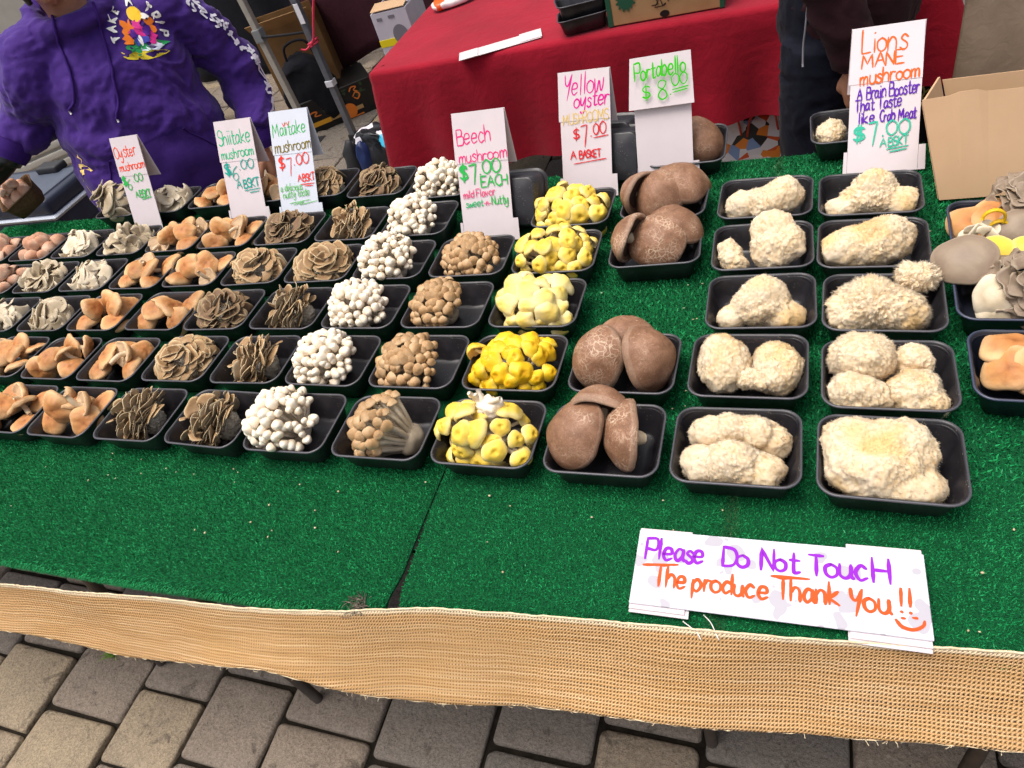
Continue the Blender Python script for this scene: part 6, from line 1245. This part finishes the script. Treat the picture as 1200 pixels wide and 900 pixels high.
def hanging(name, label, cat, P0, P1, z0, z1, mat_, amp, freq, seed, nx=120, nz=30, bottom=None):
    P0 = np.array(P0); P1 = np.array(P1); u = np.linspace(0, 1, nx)[:, None]; v = np.linspace(0, 1, nz)[None]; L_ = np.linalg.norm(P1 - P0); d = (P1 - P0) / L_; nn = np.array([d[1], -d[0]])
    zb = z0 if bottom is None else np.interp(u, *bottom); f = amp * (np.sin(u * L_ * freq + .8 * np.sin(v * 3 + seed)) * .6 + .4 * np.sin(u * L_ * freq * 2.3 + seed)) * (.35 + .65 * (1 - v)) + amp * .6 * vnoise(np.stack([u * L_ * 5 + 0 * v, v * 5 + 0 * u, 0 * u * v], -1), seed)
    X = P0[0] + d[0] * u * L_ + nn[0] * f; Y = P0[1] + d[1] * u * L_ + nn[1] * f; Z = zb + (z1 - zb) * v + 0 * u
    mb = MB(); mb.add(np.stack([X + 0 * Z, Y + 0 * Z, Z], -1), gridf(nx, nz)); o = mb.obj(name, mat_); s = o.modifiers.new('t', 'SOLIDIFY'); s.thickness = .002; return tag(o, label, cat)
hanging('tarp', 'maroon tarp hanging behind the tent posts with its lower edge pulled up', 'tarp', (-3.08, 4.28), (-1.9, 4.15), .1, 2.3, TARP, .02, 7, 3, bottom=([0, .4, 1], [.10, .25, .42]))
hanging('tent_wall', 'black tent side wall behind the vendor', 'tent wall', (-6.2, 5.2), (-3.05, 4.7), .02, 2.2, NIGHT, .03, 6, 5)
# boxes and bags between the posts
b1 = thing('cardboard_box', 'tall open brown cardboard box behind the beige tent post', 'box', (-3.0, 4.05, 0), (0, 0, .45))
for nm, q in (('side_panel', (-.20, -.196, -.15, .15, 0, .62)), ('side_panel', (.196, .20, -.15, .15, 0, .62)), ('front_panel', (-.1955, .1955, -.15, -.146, 0, .60)), ('back_panel', (-.1955, .1955, .146, .15, 0, .62))): mb = MB(); V, F = rbox(*q, .001, 1); mb.add(V, F, smooth=False); mb.obj(nm, KRAFTD, b1)
mb = MB(); V, F = rbox(-.195, .195, -.004, 0, 0, .14, .001, 1); V = V @ np.array(Matrix.Rotation(R(58), 3, 'X')).T + (0, -.151, .60); mb.add(V, F, smooth=False); mb.obj('flap', KRAFT, b1)
tb = thing('tote_bag', 'black fabric tote bag slumped between the two tent posts', 'bag', (-2.86, 3.80, .0), (0, 0, .35)); V, F = ico(5); V = np.sign(V) * abs(V) ** .65 * (.17, .09, .21); V[:, 0] *= 1 - .45 * np.clip(V[:, 2] / .21, -1, 1) * .6; V = V + (0, 0, .24); V = V + .018 * vnoise(V * 12, 3)[:, None] + .006 * vnoise(V * 40, 4)[:, None]; V[:, 2] = np.maximum(V[:, 2], .0); mb = MB(); mb.add(V, F); mb.obj('bag_body', BLACKF, tb)
mb = MB(); mb.add(*tube(catmull([(-.06, -.03, .42), (-.03, -.03, .52), (.10, -.05, .53), (.13, -.03, .40)], 24), .008, 8)); mb.obj('strap', BLACKF, tb)
pr = thing('produce_box', 'black produce box printed in orange, on the paving by the grey tent post', 'box', (-2.72, 3.80, 0), (0, 0, math.atan2(.30, .40)))
PRB = simple('black_print_board', '121110', '1c1a18', 20, .55); mb = MB(); V, F = rbox(-.26, .26, 0, .34, 0, .205, .003, 1); mb.add(V, F, smooth=False); mb.obj('body', PRB, pr)
mb = MB()
def strip(mbx, x0, x1, z0, z1, o=.002): V, F = rbox(x0, x1, -o, -o + .0006, z0, z1, .0001, 1); mbx.add(V, F, smooth=False)
strip(mb, -.20, -.07, .040, .068); mb.obj('yellow_bar', simple('amber_print', 'e0a028', rough=.5), pr); mb = MB(); strip(mb, -.068, .02, .042, .066); strip(mb, .10, .15, .042, .066); mb.obj('tan_bar', simple('tan_print', 'b7915e', rough=.5), pr)
mb = MB(); V2, F2 = disc2(.060, .055, .046, .046, 28); mb.add(np.column_stack([V2, np.full(len(V2), .0034)]) @ MF.T, F2, smooth=False); mb.obj('round_badge', simple('orange_print', 'e07a28', rough=.5), pr)
mb = MB()
for P in ([(-.21, .115), (-.17, .130), (-.14, .125), (-.16, .105), (-.12, .100)], [(-.10, .135), (-.07, .160), (-.04, .150), (-.06, .125), (-.02, .12), (-.05, .108)], [(.10, .165), (.12, .185), (.15, .18), (.13, .165), (.15, .15)], [(.11, .13), (.135, .15), (.155, .13), (.135, .108), (.115, .122)]): V, F = ribbon(catmull(np.array(P), 24), .008, .0026); mb.add(V @ MF.T, F, smooth=False)
strip(mb, .02, .14, -.0 + .008, .016, .0026); mb.obj('swash_print', simple('swash_orange', 'd9772f', rough=.5), pr)
mb = MB(); pg = np.random.default_rng(4)
for q in range(16): V2, F2 = disc2(pg.uniform(-.24, .2), pg.uniform(.09, .19), pg.uniform(.008, .022), pg.uniform(.006, .014), 12, .5, q); mb.add(np.column_stack([V2, np.full(len(V2), .0012 + q * .00005)]) @ MF.T, F2, smooth=False)
mb.obj('leaf_print', simple('leaf_print', '35452a', rough=.6), pr)
# colourful shopping bag left of the red table
t = NT('collage_print'); v_ = t.vor(16, out='Color'); sep = t.n('SeparateColor'); t.l(v_, sep.inputs[0]); c = t.ramp(sep.outputs[0], [(0, srgb('15161a')), (.42, srgb('1b1c22')), (.43, srgb('2aa5c8')), (.52, srgb('d8d4dc')), (.6, srgb('18181c')), (.74, srgb('d83a7a')), (.82, srgb('2b2a30')), (.9, srgb('e0a050')), (.95, srgb('8a8790'))], 'CONSTANT')
t.base(c); t.rough(.35); t.bump(t.noise(30, 4), .5, .006); COLLAGE = t.m
cb = thing('shopping_bag', 'shiny blue, pink and black shopping bag on the paving beside the red table', 'bag', (-1.93, 2.93, 0), (0, 0, -.15)); V, F = ico(5); V = np.sign(V) * abs(V) ** .6 * (.20, .09, .16) + (0, 0, .16); V = V + .02 * vnoise(V * 11, 13)[:, None] + .012 * np.abs(vnoise(V * 26, 14))[:, None]; V[:, 2] = np.maximum(V[:, 2], 0); mb = MB(); mb.add(V, F); mb.obj('bag_body', COLLAGE, cb)
for dx, mt_ in ((-.17, BLACKP), (-.08, simple('navy_flap', '1a2a55', rough=.4))): V, F = ico(4); V = V * (.05, .05, .13) + (dx, -.07, .17); V = V + .012 * vnoise(V * 25, 3)[:, None]; mb = MB(); mb.add(V, F); mb.obj('side_gusset', mt_, cb)
# bags under the red table and beyond its right end
t = NT('koi_print'); v_ = t.vor(24, out='Color'); sep = t.n('SeparateColor'); t.l(v_, sep.inputs[0]); n = t.noise(9, 3, dist=2); c = t.ramp(sep.outputs[1], [(0, srgb('d9dbe6')), (.35, srgb('7e9cd0')), (.45, srgb('e2e2ea')), (.6, srgb('e3852a')), (.76, srgb('d0521f')), (.86, srgb('1d2226')), (.93, srgb('dfe0e8'))], 'CONSTANT'); t.base(c); t.rough(.5); KOI = t.m
fb = thing('reusable_bag', 'white reusable bag printed in orange and blue under the red table', 'bag', (-.165, 2.66, 0), (0, 0, .1)); V, F = ico(5); V = np.sign(V) * abs(V) ** .55 * (.145, .075, .165) + (0, 0, .165); V = V + .012 * vnoise(V * 14, 23)[:, None]; V[:, 2] = np.maximum(V[:, 2], 0); mb = MB(); mb.add(V, F); mb.obj('bag_body', KOI, fb)
ORS = simple('orange_strap', 'c8401c', 'b03014', 60, .6)
for dx in (-.11, .02): mb = MB(); mb.add(*tube(catmull([(dx - .04, -.07, .26), (dx - .02, -.075, .34), (dx + .05, -.075, .345), (dx + .07, -.07, .27)], 20), .010, 8, flat=.4)); mb.obj('strap', ORS, fb)
mb = MB(); V, F = ico(4); V = np.sign(V) * abs(V) ** .6 * (.075, .05, .15) + (0, 0, .15); V = V + .012 * vnoise(V * 15, 31)[:, None]; mb.add(V, F); o = mb.obj('red_bag', simple('bright_red_nylon', 'e01c22', 'c8141c', 20, .5), None, (-.64, 2.70, 0)); tag(o, 'bright red bag on the paving under the red table', 'bag')
mb = MB(); V, F = ico(4); V = np.sign(V) * abs(V) ** .6 * (.09, .06, .19) + (0, 0, .19); V = V + .012 * vnoise(V * 15, 33)[:, None]; mb.add(V, F); o = mb.obj('purple_bag', simple('purple_bag', '4d1a70', '5a2080', 20, .45), None, (.53, 2.66, 0)); tag(o, 'purple bag beyond the right end of the red table', 'bag')
wl_ = thing('patterned_bag', 'black bag with a round yellow green petal pattern beside the purple bag', 'bag', (.37, 2.70, 0)); V, F = ico(4); V = np.sign(V) * abs(V) ** .6 * (.09, .06, .20) + (0, 0, .20); mb = MB(); mb.add(V, F); mb.obj('bag_body', BLACKF, wl_)
mb = MB()
for rr_ in (.030, .052): a = np.linspace(0, 2 * np.pi, 33); P = np.stack([rr_ * np.cos(a), rr_ * np.sin(a)], 1); V, F = ribbon(P, .006, 0, False); mb.add(np.column_stack([V[:, 0], 0 * V[:, 0] - .066, V[:, 1] + .33]), F, smooth=False)
for q in range(9): a = q * 2 * np.pi / 9; V, F = ribbon(np.array([[.034 * math.cos(a), .034 * math.sin(a)], [.042 * math.cos(a + .2), .042 * math.sin(a + .2)], [.05 * math.cos(a), .05 * math.sin(a)]]), .006, 0, False); mb.add(np.column_stack([V[:, 0], 0 * V[:, 0] - .067, V[:, 1] + .33]), F, smooth=False)
mb.obj('petal_print', simple('lime_print', 'a9a860', rough=.6), wl_)
TAUPE = fabric('taupe_cloth', '98836d', 'a6907a', 700, .3, .9)
hanging('curtain', 'taupe cloth with a gathered edge hanging behind the cardboard box', 'curtain', (.395, 2.19), (1.6, 2.05), .30, 1.75, TAUPE, .032, 13, 7, 200, 60)
# cooler beside the vendor
NAVYC = simple('navy_cooler', '222838', '2a3144', 15, .5, .4, .1, 200); SLATE = simple('slate_lid', '454c5a', '4d5462', 15, .5, .4, .1, 200); SILV = simple('silver_trim', 'b9bfca', rough=.4)
co_ = thing('cooler', 'navy cooler with a slate lid and a pale trim line, beside the vendor', 'cooler', (-3.42, 2.13, 0))
mb = MB(); V, F = rbox(-.335, .335, -.155, .175, .0, .545, .03, 3); mb.add(V, F); mb.obj('body', NAVYC, co_); mb = MB(); V, F = rbox(-.347, .347, -.166, .187, .530, .552, .012, 2); mb.add(V, F); mb.obj('trim', SILV, co_)
mb = MB(); V, F = rbox(-.342, .342, -.161, .182, .553, .625, .028, 3); mb.add(V, F); ld = mb.obj('lid', NAVYC, co_); mb = MB(); V, F = rbox(-.29, .30, -.11, .135, .615, .632, .006, 2); mb.add(V, F); mb.obj('lid_panel', SLATE, ld)
mb = MB(); V, F = rbox(.06, .20, .09, .165, .628, .662, .014, 3); mb.add(V, F); mb.obj('latch', BLACKP, ld); mb = MB(); V, F = rbox(.3345, .338, -.07, .09, .38, .44, .002, 1); mb.add(V, F); mb.obj('handle_recess', BLACKP, co_); mb = MB(); V, F = rbox(.336, .350, -.06, .08, .375, .387, .004, 2); mb.add(V, F); mb.obj('handle', NAVYC, co_)
# white slatted cabinet farther back
SLT = simple('cream_panel', 'cfcabb', 'c2bcae', 10, .6); wc = thing('slatted_cabinet', 'cream slatted cabinet standing behind the cooler', 'cabinet', (-4.35, 3.15, 0), (0, 0, .75)); mb = MB(); V, F = rbox(-.7, .9, 0, .5, 0, 1.25, .01, 2); mb.add(V, F, smooth=False); mb.obj('body', SLT, wc)
mb = MB()
for q in range(9): V, F = rbox(-.68, .88, -.022, -.001, .10 + q * .058, .140 + q * .058, .008, 2); mb.add(V, F)
mb.obj('slat_panel', SLT, wc)
# cardboard box on the turf behind the navy trays
cbx = thing('cardboard_box', 'open pale cardboard box on the turf behind the navy trays', 'box', (.50, 1.36, TABZ))
for nm, pts in (('front_panel', [(.256, 1.335, TABZ + .002), (.80, 1.345, TABZ + .002), (.80, 1.415, .934), (.212, 1.405, .926)]), ('side_panel', [(.258, 1.342, TABZ + .002), (.300, 1.535, TABZ + .002), (.262, 1.565, .890), (.2165, 1.412, .918)]), ('side_panel', [(.797, 1.350, TABZ + .002), (.797, 1.535, TABZ + .002), (.80, 1.565, .90), (.797, 1.420, .928)]), ('back_panel', [(.304, 1.535, TABZ + .002), (.793, 1.535, TABZ + .002), (.795, 1.57, .88), (.268, 1.57, .88)])):
    p = np.array(pts) - np.array((.50, 1.36, TABZ))
    if nm == 'front_panel':
        u = np.linspace(0, 1, 41); top = p[3] + (p[2] - p[3]) * u[:, None] + np.array([0, 0, 1]) * (np.where((u > .09) & (u < .16), .005, 0) + .0015 * np.sin(u * 14))[:, None]; bot = p[0] + (p[1] - p[0]) * u[:, None]; V = np.stack([bot, top], 1); mb = MB(); mb.add(V, gridf(41, 2), smooth=False); o = mb.obj(nm, KRAFTL, cbx)
    else: mb = MB(); mb.add(p, [(0, 1, 2, 3)], smooth=False); o = mb.obj(nm, KRAFTL, cbx)
    m_ = o.modifiers.new('s', 'SOLIDIFY'); m_.thickness = .004
